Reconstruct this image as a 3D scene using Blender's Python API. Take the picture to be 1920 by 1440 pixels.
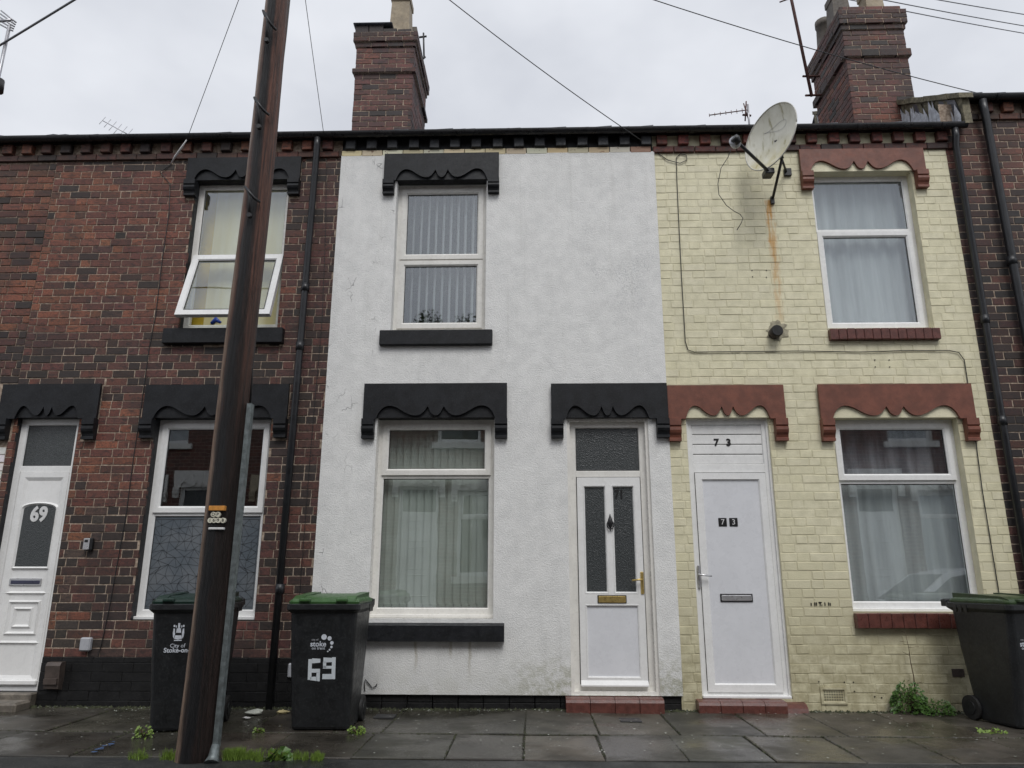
import bpy, bmesh, math, random
from mathutils import Vector, Matrix
rng = random.Random(71)
U = rng.uniform
scn = bpy.context.scene
for o in list(bpy.data.objects): bpy.data.objects.remove(o)

# ------------------------------------------------------------------ camera
F_PX, PITCH, YAW, ROLL = 1380.0, math.radians(14.688), math.radians(1.614), math.radians(0.09)
CAM = Vector((0.0, -7.4, 1.193))
def _axes():
    f = Vector((0, math.cos(PITCH), math.sin(PITCH))); u = Vector((0, -math.sin(PITCH), math.cos(PITCH))); x = Vector((1, 0, 0))
    c, s = math.cos(ROLL), math.sin(ROLL)
    x, u = c*x + s*u, -s*x + c*u
    Z = Matrix.Rotation(YAW, 3, 'Z')
    return Z @ x, Z @ u, Z @ f
AX, AU, AF = _axes()
cd = bpy.data.cameras.new('Camera'); cam = bpy.data.objects.new('Camera', cd); scn.collection.objects.link(cam)
cam.matrix_world = Matrix.Translation(CAM) @ Matrix((AX, AU, -AF)).transposed().to_4x4()
cd.sensor_width = 36; cd.lens = 36*F_PX/1920; cd.clip_start = 0.05; cd.clip_end = 2000
scn.camera = cam
def ray(px, py): return (px-960)/F_PX*AX - (py-720)/F_PX*AU + AF
def wp(px, py, Y=0.0):
    d = ray(px, py); return CAM + d*((Y-CAM.y)/d.y)
def gp(px, py, Z=0.0):
    d = ray(px, py); return CAM + d*((Z-CAM.z)/d.z)

# ------------------------------------------------------------------ world, sun, exposure
SUN_EL, SUN_AZ = math.radians(53), math.radians(194)      # high, soft, behind the photographer
w = bpy.data.worlds.new('World'); scn.world = w; w.use_nodes = True
nt = w.node_tree; nt.nodes.clear()
wo = nt.nodes.new('ShaderNodeOutputWorld'); bg = nt.nodes.new('ShaderNodeBackground'); bg.inputs[1].default_value = 0.1
sky = nt.nodes.new('ShaderNodeTexSky'); sky.sky_type = 'NISHITA'; sky.sun_disc = False
sky.sun_elevation = SUN_EL; sky.sun_rotation = SUN_AZ
tc = nt.nodes.new('ShaderNodeTexCoord'); mp = nt.nodes.new('ShaderNodeMapping'); mp.inputs['Scale'].default_value = (1, 1, 1.8)
nz = nt.nodes.new('ShaderNodeTexNoise'); nz.inputs['Scale'].default_value = 2.1; nz.inputs['Detail'].default_value = 5; nz.inputs['Roughness'].default_value = .52
cr = nt.nodes.new('ShaderNodeValToRGB')
cr.color_ramp.elements[0].position = .34; cr.color_ramp.elements[0].color = (.545, .568, .622, 1)
cr.color_ramp.elements[1].position = .64; cr.color_ramp.elements[1].color = (.765, .785, .83, 1)
sc_ = nt.nodes.new('ShaderNodeVectorMath'); sc_.operation = 'SCALE'; sc_.inputs[3].default_value = 10.0
mx = nt.nodes.new('ShaderNodeMix'); mx.data_type = 'RGBA'; mx.inputs[0].default_value = .97
L = nt.links.new
L(tc.outputs['Generated'], mp.inputs[0]); L(mp.outputs[0], nz.inputs['Vector']); L(nz.outputs[0], cr.inputs[0])
L(cr.outputs[0], sc_.inputs[0]); L(sky.outputs[0], mx.inputs[6]); L(sc_.outputs[0], mx.inputs[7])
L(mx.outputs[2], bg.inputs[0]); L(bg.outputs[0], wo.inputs[0])
sl = bpy.data.lights.new('Sun', 'SUN'); sl.energy = 1.5; sl.angle = math.radians(28); sl.color = (1, .985, .96)
so = bpy.data.objects.new('Sun', sl); scn.collection.objects.link(so)
sd = Vector((-.25*math.cos(SUN_EL), math.cos(SUN_EL), -math.sin(SUN_EL)))
so.rotation_euler = sd.to_track_quat('-Z', 'Y').to_euler(); so.location = (2, -12, 20)
vs = scn.view_settings; vs.view_transform = 'Standard'; vs.look = 'None'; vs.exposure = 0.22; vs.gamma = 1.0; vs.use_curve_mapping = False

# ------------------------------------------------------------------ material helpers
class G:
    """tiny node-graph builder"""
    def __init__(s, name):
        s.m = bpy.data.materials.new(name); s.m.use_nodes = True; s.t = s.m.node_tree; s.t.nodes.clear()
        s.out = s.t.nodes.new('ShaderNodeOutputMaterial')
    def n(s, typ, **kw):
        nd = s.t.nodes.new(typ)
        for k, v in kw.items(): setattr(nd, k, v)
        return nd
    def put(s, sock, v):
        if isinstance(v, bpy.types.NodeSocket): s.t.links.new(v, sock)
        elif isinstance(v, (tuple, list)) and len(v) == 3 and sock.type == 'RGBA': sock.default_value = (*v, 1)
        else: sock.default_value = v
    def math(s, op, a, b=0.0, c=None, clamp=False):
        nd = s.n('ShaderNodeMath', operation=op, use_clamp=clamp); s.put(nd.inputs[0], a); s.put(nd.inputs[1], b)
        if c is not None: s.put(nd.inputs[2], c)
        return nd.outputs[0]
    def pos(s): return s.n('ShaderNodeNewGeometry').outputs['Position']
    def xyz(s, v=None):
        nd = s.n('ShaderNodeSeparateXYZ'); s.put(nd.inputs[0], v or s.pos()); return nd.outputs
    def noise(s, scale, detail=3, rough=.55, vec=None, dist=0.0, stretch=None):
        v = vec or s.pos()
        if stretch:
            mpn = s.n('ShaderNodeMapping'); s.put(mpn.inputs[0], v); mpn.inputs['Scale'].default_value = stretch; v = mpn.outputs[0]
        nd = s.n('ShaderNodeTexNoise'); s.put(nd.inputs['Vector'], v)
        nd.inputs['Scale'].default_value = scale; nd.inputs['Detail'].default_value = detail
        nd.inputs['Roughness'].default_value = rough; nd.inputs['Distortion'].default_value = dist
        return nd.outputs[0]
    def sm(s, v, a, b, lo=0.0, hi=1.0):
        nd = s.n('ShaderNodeMapRange', interpolation_type='SMOOTHSTEP'); s.put(nd.inputs[0], v)
        nd.inputs[1].default_value = a; nd.inputs[2].default_value = b; nd.inputs[3].default_value = lo; nd.inputs[4].default_value = hi
        return nd.outputs[0]
    def mix(s, f, a, b, mode='MIX'):
        nd = s.n('ShaderNodeMix', data_type='RGBA', blend_type=mode); s.put(nd.inputs[0], f); s.put(nd.inputs[6], a); s.put(nd.inputs[7], b)
        return nd.outputs[2]
    def attr(s, name): return s.n('ShaderNodeAttribute', attribute_name=name).outputs['Color']
    def bump(s, h, dist=.003, strength=.6, nrm=None):
        nd = s.n('ShaderNodeBump'); s.put(nd.inputs['Height'], h); nd.inputs['Distance'].default_value = dist; nd.inputs['Strength'].default_value = strength
        if nrm is not None: s.put(nd.inputs['Normal'], nrm)
        return nd.outputs[0]
    def bsdf(s, color, rough=.6, metal=0.0, bump=None, spec=.5, coat=0.0, **kw):
        b = s.n('ShaderNodeBsdfPrincipled'); s.put(b.inputs['Base Color'], color); s.put(b.inputs['Roughness'], rough)
        s.put(b.inputs['Metallic'], metal); b.inputs['Specular IOR Level'].default_value = spec
        s.put(b.inputs['Coat Weight'], coat)
        if bump is not None: s.put(b.inputs['Normal'], bump)
        for k, v in kw.items(): s.put(b.inputs[k.replace('_', ' ')], v)
        s.t.links.new(b.outputs[0], s.out.inputs[0]); return s.m

def pmat(name, col, rough=.55, var=.18, scale=6, dirt=.25, bscale=90, bdist=.001, metal=0.0, spec=.5, dcol=None):
    g = G(name); n1 = g.noise(scale, 5, .6); n2 = g.noise(scale*7, 3)
    c = g.mix(g.sm(n1, .3, .7), tuple(x*(1-var) for x in col), tuple(min(1, x*(1+var)) for x in col))
    c = g.mix(g.math('MULTIPLY', g.sm(n2, .5, .75), dirt), c, dcol or tuple(x*.45 for x in col))
    r = g.sm(g.noise(scale*3, 3), .2, .8, max(.05, rough-.12), min(1, rough+.12))
    return g.bsdf(c, r, metal, g.bump(g.noise(bscale, 3), bdist, .6), spec)

M = {}
def brick_mat(name, soot=.35, rough=.72, pit=.0015):
    g = G(name); c = g.attr('col')
    n1 = g.noise(55, 5, .65); n2 = g.noise(14, 4, .6, stretch=(1, 1, 2.2)); n3 = g.noise(180, 2)
    c = g.mix(g.sm(n1, .26, .78), g.mix(1, c, (.50, .50, .52), 'MULTIPLY'), g.mix(1, c, (1.5, 1.45, 1.4), 'MULTIPLY'))
    c = g.mix(g.math('MULTIPLY', g.sm(n2, .50, .64), soot), c, (.024, .021, .020))
    c = g.mix(g.math('MULTIPLY', g.sm(g.noise(1.3, 6, .68), .42, .68), soot*.95), c, (.030, .026, .025))
    c = g.mix(g.math('MULTIPLY', g.sm(g.noise(5, 5, .65, stretch=(1, 1, .22)), .52, .70), soot*.6), c, (.034, .030, .028))
    c = g.mix(g.math('MULTIPLY', g.sm(n3, .66, .72), .25), c, (.34, .30, .27))
    return g.bsdf(c, g.sm(n1, .3, .7, rough-.2, rough+.1), 0, g.bump(g.math('ADD', g.noise(120, 4, .7), g.math('MULTIPLY', n1, .7)), pit, .9), .4)
M['brick'] = brick_mat('red brick', .62)
M['brick_dark'] = brick_mat('dark brick', .5)
g = G('mortar'); n = g.noise(30, 4); z = g.xyz()[2]
c = g.mix(g.sm(n, .35, .7), (.25, .19, .145), (.50, .41, .325)); c = g.mix(g.sm(g.noise(2.0, 4), .50, .68, 0, .62), c, (.09, .075, .065))
M['mortar'] = g.bsdf(c, .9, 0, g.bump(g.noise(220, 3), .002, .8), .2)
# cream painted brickwork with rust run below the dish and grime near the pavement
RX = wp(1452, 480).x; RZ1 = wp(1452, 374).z; RZ0 = wp(1452, 612).z
def cream(name, base, attr=True):
    g = G(name); p = g.xyz(); n1 = g.noise(9, 5, .6); n2 = g.noise(60, 4, .6)
    c = g.mix(1, g.attr('col'), base, 'MULTIPLY') if attr else base
    c = g.mix(g.sm(n1, .3, .75), g.mix(1, c, (.86, .86, .84), 'MULTIPLY'), g.mix(1, c, (1.05, 1.05, 1.06), 'MULTIPLY'))
    low = g.sm(p[2], 1.7, .05)                                   # splash-back grime
    c = g.mix(g.math('MULTIPLY', g.math('MULTIPLY', low, g.sm(n1, .28, .62)), .8), c, (.32, .285, .165))
    c = g.mix(g.math('MULTIPLY', g.sm(g.noise(24, 5, .7), .64, .74), .30), c, (.22, .19, .11))
    dx = g.math('ABSOLUTE', g.math('ADD', g.math('SUBTRACT', p[0], RX), g.math('MULTIPLY', g.math('SUBTRACT', g.noise(9, 4), .5), .085)))
    wv = g.sm(g.noise(30, 4, stretch=(1, 1, .16)), .34, .62, .08, 1)
    run = g.math('MULTIPLY', g.math('MULTIPLY', g.sm(dx, .062, .018), wv), g.math('MULTIPLY', g.sm(p[2], RZ1+.01, RZ1-.02), g.math('MULTIPLY', g.sm(p[2], RZ0, RZ1-.25, .35, 1), g.sm(p[2], RZ0-.02, RZ0+.12))))
    c = g.mix(g.math('MULTIPLY', run, .92), c, (.54, .27, .05))
    return g.bsdf(c, .5, 0, g.bump(g.math('ADD', n2, g.math('MULTIPLY', g.noise(160, 3), .5)), .003, .8), .45)
M['cream'] = cream('cream masonry paint', (.74, .695, .495))
M['cream_joint'] = cream('cream painted joints', (.655, .612, .43), False)
M['cream_plain'] = cream('cream lintel paint', (.75, .705, .51), False)
M['whitebrick'] = cream('white masonry paint', (.78, .77, .74))
# white textured render
g = G('white render'); p = g.xyz(); n1 = g.noise(1.3, 5, .6); n2 = g.noise(78, 4, .62, dist=.5); n3 = g.noise(7, 5, .65)
c = g.mix(g.sm(n3, .3, .7), (.72, .72, .705), (.82, .818, .80))
patch = g.math('MULTIPLY', g.sm(p[0], -.6, .5), g.sm(p[2], 3.2, 4.0))
c = g.mix(g.math('MULTIPLY', g.math('MULTIPLY', g.sm(n1, .48, .66), g.sm(g.noise(60, 4, .7), .42, .7)), g.math('ADD', .18, g.math('MULTIPLY', patch, .34))), c, (.30, .31, .32))
stk = g.noise(13, 4, .6, stretch=(1, 1, .05))
c = g.mix(g.math('MULTIPLY', g.sm(stk, .56, .72), .11), c, (.38, .37, .33))
for sxp, sy0, sy1 in ((781, 1205, 1275), (882, 1205, 1290), (846, 1205, 1240)):
    a, b_ = wp(sxp, sy0), wp(sxp, sy1)
    dx = g.math('ABSOLUTE', g.math('ADD', g.math('SUBTRACT', p[0], a.x), g.math('MULTIPLY', g.math('SUBTRACT', g.noise(12, 3), .5), .04)))
    s_ = g.math('MULTIPLY', g.sm(dx, .022, .004), g.math('MULTIPLY', g.sm(p[2], b_.z, a.z-.05), g.sm(p[2], a.z+.03, a.z)))
    c = g.mix(g.math('MULTIPLY', s_, .5), c, (.34, .30, .20))
alg = g.math('MULTIPLY', g.math('MULTIPLY', g.sm(p[0], -.55, .25), g.sm(p[2], .62, .17)), g.sm(g.noise(16, 5, .7), .40, .62))
c = g.mix(g.math('MULTIPLY', alg, .65), c, (.30, .30, .19))
gr = g.math('MULTIPLY', g.sm(p[2], .45, .14), g.sm(n3, .35, .65)); c = g.mix(g.math('MULTIPLY', gr, .35), c, (.33, .33, .27))
vor = g.n('ShaderNodeTexVoronoi', feature='DISTANCE_TO_EDGE'); vor.inputs['Scale'].default_value = 3.6
mpn = g.n('ShaderNodeMapping'); mpn.inputs['Scale'].default_value = (1.6, 1, .9)
wob = g.n('ShaderNodeVectorMath', operation='ADD'); nzc = g.n('ShaderNodeTexNoise'); nzc.inputs['Scale'].default_value = 6; g.put(nzc.inputs['Vector'], g.pos())
sc2 = g.n('ShaderNodeVectorMath', operation='SCALE'); g.put(sc2.inputs[0], nzc.outputs['Color']); sc2.inputs[3].default_value = .22
g.put(wob.inputs[0], g.pos()); g.put(wob.inputs[1], sc2.outputs[0]); g.put(mpn.inputs[0], wob.outputs[0]); g.put(vor.inputs['Vector'], mpn.outputs[0])
crk = g.math('MULTIPLY', g.sm(vor.outputs['Distance'], .008, .003), g.math('MULTIPLY', g.sm(p[0], -1.35, -1.6), g.sm(g.noise(3.4, 3), .56, .62)))
c = g.mix(g.math('MULTIPLY', crk, .55), c, (.20, .20, .20))
M['render'] = g.bsdf(c, .62, 0, g.bump(g.math('SUBTRACT', g.math('ADD', n2, g.math('MULTIPLY', g.noise(150, 2), .35)), g.math('MULTIPLY', crk, 1.0)), .0085, .9), .35)
M['black'] = pmat('black masonry paint', (.0105, .0115, .014), .5, .35, 9, .5, 120, .002, 0, .32, dcol=(.036, .036, .036))
M['dentilblack'] = pmat('grey black weathered paint', (.026, .028, .032), .55, .35, 14, .4, 90, .002, 0, .4, dcol=(.09, .085, .075))
M['plinth'] = pmat('black plinth paint', (.0095, .0095, .010), .55, .35, 7, .35, 90, .004, 0, .3, dcol=(.04, .038, .035))
M['red'] = pmat('red oxide paint', (.165, .056, .034), .5, .22, 8, .42, 120, .002, dcol=(.095, .036, .026))
M['redtile'] = pmat('red glazed tile', (.115, .040, .031), .34, .25, 22, .35, 90, .001)
M['upvc'] = pmat('white upvc', (.80, .80, .79), .28, .04, 5, .12, 40, .0002, dcol=(.55, .54, .50))
M['upvc_old'] = pmat('yellowed white upvc', (.76, .745, .705), .32, .05, 6, .25, 40, .0002, dcol=(.48, .46, .40))
M['panel'] = pmat('white door panel', (.70, .71, .74), .3, .03, 4, .08, 30, .0002)
M['gasket'] = pmat('black rubber gasket', (.012, .012, .013), .5, .1)
M['wire'] = pmat('black cable', (.014, .014, .015), .45, .1)
M['wiregrey'] = pmat('grey cable', (.16, .165, .18), .5, .1)
M['gutter'] = pmat('black plastic gutter', (.014, .014, .016), .32, .3, 5, .3, 60, .0006, dcol=(.06, .055, .045))
M['pipe'] = pmat('black rainwater pipe', (.016, .017, .020), .38, .25, 7, .25, 60, .0008, dcol=(.05, .05, .05))
M['slate'] = pmat('blue grey slate', (.075, .082, .10), .33, .3, 5, .35, 60, .002, dcol=(.12, .115, .09))
M['moss'] = pmat('mossy verge stone', (.17, .15, .10), .8, .45, 16, .6, 60, .006, dcol=(.05, .055, .03))
M['lead'] = pmat('weathered lead', (.50, .52, .56), .45, .3, 18, .4, 60, .002)
M['potclay'] = pmat('buff clay pot', (.30, .245, .17), .7, .2, 8, .4, 60, .002)
M['potdark'] = pmat('sooty clay pot', (.10, .085, .07), .7, .3, 8, .5, 60, .002)
M['stone'] = pmat('worn step stone', (.16, .14, .115), .5, .35, 9, .5, 60, .003, dcol=(.05, .05, .035))
M['galv'] = pmat('galvanised steel', (.17, .195, .20), .55, .3, 22, .4, 80, .001, .55, dcol=(.18, .22, .20))
M['rust'] = pmat('rusty steel', (.075, .028, .022), .7, .35, 20, .4, 80, .001)
M['alu'] = pmat('aluminium', (.42, .42, .44), .4, .15, 9, .2, 60, .0004, .7)
M['darkmetal'] = pmat('dark iron', (.02, .02, .022), .45, .2)
M['brass'] = pmat('polished brass', (.62, .46, .17), .34, .06, 14, .06, 60, .0001, .8)
M['chrome'] = pmat('satin chrome', (.60, .60, .61), .34, .04, 9, .05, 60, .0001, .8)
M['bin'] = pmat('charcoal bin plastic', (.011, .012, .0135), .45, .3, 9, .35, 260, .0009, dcol=(.05, .055, .055))
M['binlid'] = pmat('green bin lid', (.036, .098, .027), .42, .18, 12, .25, 120, .0006, dcol=(.10, .14, .07))
M['binlid_dark'] = pmat('dark green bin lid', (.008, .026, .018), .38, .2, 12, .25, 120, .0006)
M['binlid_olive'] = pmat('olive green bin lid', (.030, .055, .020), .4, .25, 12, .3, 120, .0006, dcol=(.09, .10, .06))
M['rubber'] = pmat('tyre rubber', (.012, .012, .012), .7, .2)
M['print'] = pmat('white print', (.62, .66, .72), .5, .12, 40, .3, 60, .0001)
M['tape'] = pmat('white tape', (.62, .67, .71), .45, .06, 20, .1, 60, .0002)
M['inkblack'] = pmat('black numeral', (.010, .010, .011), .4, .1)
M['ivory'] = pmat('ivory disc', (.68, .66, .55), .5, .1, 40, .3)
M['orange'] = pmat('orange plate', (.62, .27, .055), .45, .15, 50, .45, 60, .0002, dcol=(.06, .04, .02))
M['whiteplate'] = pmat('white plate', (.68, .68, .68), .4, .05)
M['greybox'] = pmat('grey plastic box', (.40, .41, .44), .45, .06)
M['brownbox'] = pmat('brown plastic cover', (.075, .058, .05), .5, .25, 12, .3)
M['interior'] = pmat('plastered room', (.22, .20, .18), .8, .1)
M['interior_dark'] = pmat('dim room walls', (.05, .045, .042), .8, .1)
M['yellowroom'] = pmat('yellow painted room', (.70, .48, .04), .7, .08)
M['blue'] = pmat('blue plastic', (.03, .08, .45), .4, .1)
M['leaf'] = pmat('leaf', (.055, .12, .022), .5, .4, 30, .2, 60, .001, dcol=(.04, .08, .015))
M['leafbright'] = pmat('bright grass', (.13, .21, .03), .55, .45, 40, .35, 60, .001, dcol=(.20, .18, .05))
M['stem'] = pmat('dry stem', (.09, .06, .035), .7, .2)
M['litter'] = pmat('pale litter', (.45, .47, .42), .5, .2)
M['litteryellow'] = pmat('yellowed paper litter', (.55, .47, .25), .6, .1)
M['bluepaint'] = pmat('blue spray paint', (.05, .10, .22), .6, .2)
M['carpaint'] = pmat('white car paint', (.78, .79, .80), .15, .02, 3, .03)
M['carglass'] = pmat('car glass', (.015, .017, .02), .05, .05)
M['redlamp'] = pmat('red lamp', (.45, .02, .015), .2, .05)
M['bark'] = pmat('bark', (.07, .055, .04), .8, .3, 10, .4, 30, .01)
M['treeleaf'] = pmat('tree foliage', (.075, .105, .05), .7, .4, 3, .2)
# glass
def glass(name, tint=(.86, .88, .88), f0=.1, rough=0.0):
    g = G(name); lw = g.n('ShaderNodeLayerWeight'); lw.inputs[0].default_value = .5
    fac = g.math('ADD', f0, g.math('MULTIPLY', g.math('POWER', lw.outputs['Facing'], 4.0), 1-f0))
    tr = g.n('ShaderNodeBsdfTransparent'); tr.inputs[0].default_value = (*tint, 1)
    gl = g.n('ShaderNodeBsdfGlossy'); gl.inputs['Roughness'].default_value = rough; gl.inputs[0].default_value = (.95, .97, 1, 1)
    nb = g.bump(g.noise(2.2, 2), .004, .12); g.put(gl.inputs['Normal'], nb)
    ms = g.n('ShaderNodeMixShader'); g.put(ms.inputs[0], fac); g.put(ms.inputs[1], tr.outputs[0]); g.put(ms.inputs[2], gl.outputs[0])
    g.t.links.new(ms.outputs[0], g.out.inputs[0]); return g.m
M['glass'] = glass('window glass', (.935, .96, .955), .135)
g = G('obscured glass'); n = g.noise(130, 3, .6); vo = g.n('ShaderNodeTexVoronoi'); vo.inputs['Scale'].default_value = 90; g.put(vo.inputs['Vector'], g.pos())
M['obscure'] = g.bsdf(g.mix(g.sm(n, .3, .7), (.030, .034, .035), (.075, .082, .084)), .22, 0, g.bump(g.math('ADD', n, vo.outputs['Distance']), .003, .8), .6)
g = G('frosted glass'); M['frosted'] = g.bsdf(g.mix(g.sm(g.noise(3, 3), .3, .7), (.10, .12, .14), (.15, .165, .18)), .16, 0, None, .7)
g = G('net curtain'); x = g.xyz()[0]; nn = g.noise(8, 4, .6, stretch=(1, 1, .07))
c = g.mix(g.sm(nn, .32, .68), (.42, .43, .44), (.58, .59, .60)); M['net'] = g.bsdf(c, .9, 0, g.bump(nn, .02, .6), .1)
g = G('dirty net curtain'); nn = g.noise(5, 5, .6, stretch=(1, 1, .16)); c = g.mix(g.sm(nn, .3, .7), (.22, .21, .24), (.50, .48, .52)); M['net_dark'] = g.bsdf(c, .9, 0, None, .1)
g = G('blind fabric'); c = g.mix(g.sm(g.noise(3, 3), .3, .7), (.47, .49, .445), (.58, .60, .555)); M['blind'] = g.bsdf(c, .85, 0, g.bump(g.noise(400, 2), .0005, .5), .1)
g = G('white blind fabric'); M['blindwhite'] = g.bsdf(g.mix(g.sm(g.noise(3, 3), .3, .7), (.70, .71, .72), (.82, .82, .82)), .85, 0, None, .1)
g = G('cream curtain'); nn = g.noise(6, 3, stretch=(1, 1, .1)); M['curtain'] = g.bsdf(g.mix(g.sm(nn, .3, .7), (.70, .61, .33), (.80, .74, .52)), .9, 0, None, .1)
# wet flags / tarmac
def wet(name, a, b_, agg=.0, scale=3.0, moss=.4, rlo=.10, rhi=.62):
    g = G(name); n1 = g.noise(scale, 5, .62); n2 = g.noise(120, 3, .6); n3 = g.noise(1.1, 4, .6)
    c = g.mix(g.sm(n1, .3, .72), a, b_)
    if name.startswith('flag'): c = g.mix(1, c, g.attr('col'), 'MULTIPLY')
    c = g.mix(g.math('MULTIPLY', g.sm(g.noise(6, 5, .7), .54, .7), moss), c, (.030, .032, .014))
    v = g.n('ShaderNodeTexVoronoi'); v.inputs['Scale'].default_value = 85; g.put(v.inputs['Vector'], g.pos())
    sp = g.math('MULTIPLY', g.sm(v.outputs['Distance'], .32, .18), g.sm(g.xyz(v.outputs['Color'])[0], .62, .7)); 
    c = g.mix(g.math('MULTIPLY', sp, agg), c, (.22, .205, .17))
    r = g.math('ADD', g.sm(n3, .38, .62, rlo, rhi), g.math('MULTIPLY', g.sm(n2, .3, .7), .12))
    return g.bsdf(c, r, 0, g.bump(g.math('ADD', n2, g.math('MULTIPLY', sp, .5)), .0025, .55), .5)
M['flag'] = wet('flag stones', (.024, .0225, .018), (.074, .069, .058), .4, 2.6, .4, .05, .5)
M['joint'] = wet('joint dirt', (.010, .010, .008), (.03, .028, .02), .2, 8, .6, .4, .8)
M['tarmac'] = wet('wet tarmac', (.012, .0135, .014), (.030, .032, .032), .6, 5, .2, .22, .7)
# telegraph pole timber
g = G('creosoted timber'); p = g.xyz(); gn = g.noise(48, 5, .7, stretch=(1, 1, .035)); gk = g.noise(130, 4, .65, stretch=(1, 1, .03))
ang = g.noise(2.2, 3, .5, stretch=(6, 6, .12)); PX0 = wp(364, 1437, -2.0).x; PX1 = wp(548, -230, -2.0).x
dxp = g.math('SUBTRACT', p[0], g.math('ADD', PX0, g.math('MULTIPLY', p[2], (PX1-PX0)/7.75)))
c = g.mix(g.sm(gn, .32, .68), (.022, .013, .011), (.21, .098, .070))
c = g.mix(g.math('MULTIPLY', g.sm(ang, .52, .64), .7), c, (.014, .012, .012))
c = g.mix(g.math('MULTIPLY', g.sm(p[2], 4.2, 1.6), .9), c, (.012, .009, .008))
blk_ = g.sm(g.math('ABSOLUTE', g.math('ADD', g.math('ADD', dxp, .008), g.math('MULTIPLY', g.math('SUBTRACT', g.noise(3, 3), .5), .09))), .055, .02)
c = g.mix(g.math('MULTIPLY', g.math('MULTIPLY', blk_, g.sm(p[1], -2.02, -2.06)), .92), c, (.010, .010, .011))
c = g.mix(g.math('MULTIPLY', g.sm(g.math('ADD', dxp, g.math('MULTIPLY', g.math('SUBTRACT', g.noise(2.5, 3), .5), .05)), -.045, -.085), g.sm(gk, .32, .6, .25, 1)), c, (.36, .25, .185))   # weathered flank
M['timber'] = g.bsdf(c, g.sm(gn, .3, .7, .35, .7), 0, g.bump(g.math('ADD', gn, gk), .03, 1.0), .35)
# stained dish
g = G('stained dish'); st = g.noise(20, 5, .65, stretch=(1, 1, .16)); z = g.xyz()[2]
c = g.mix(g.sm(g.noise(5, 4), .3, .7), (.60, .59, .50), (.72, .71, .63)); c = g.mix(g.math('MULTIPLY', g.sm(st, .54, .70), .8), c, (.27, .24, .11))
c = g.mix(g.sm(g.noise(45, 4, .7), .68, .74, 0, .8), c, (.05, .045, .035)); c = g.mix(g.math('MULTIPLY', g.sm(z, wp(1444, 250, -.5).z, wp(1444, 310, -.5).z), g.sm(g.noise(11, 4), .32, .6, .15, .6)), c, (.50, .43, .18)); M['dish'] = g.bsdf(c, .45, 0, None, .4)

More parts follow.
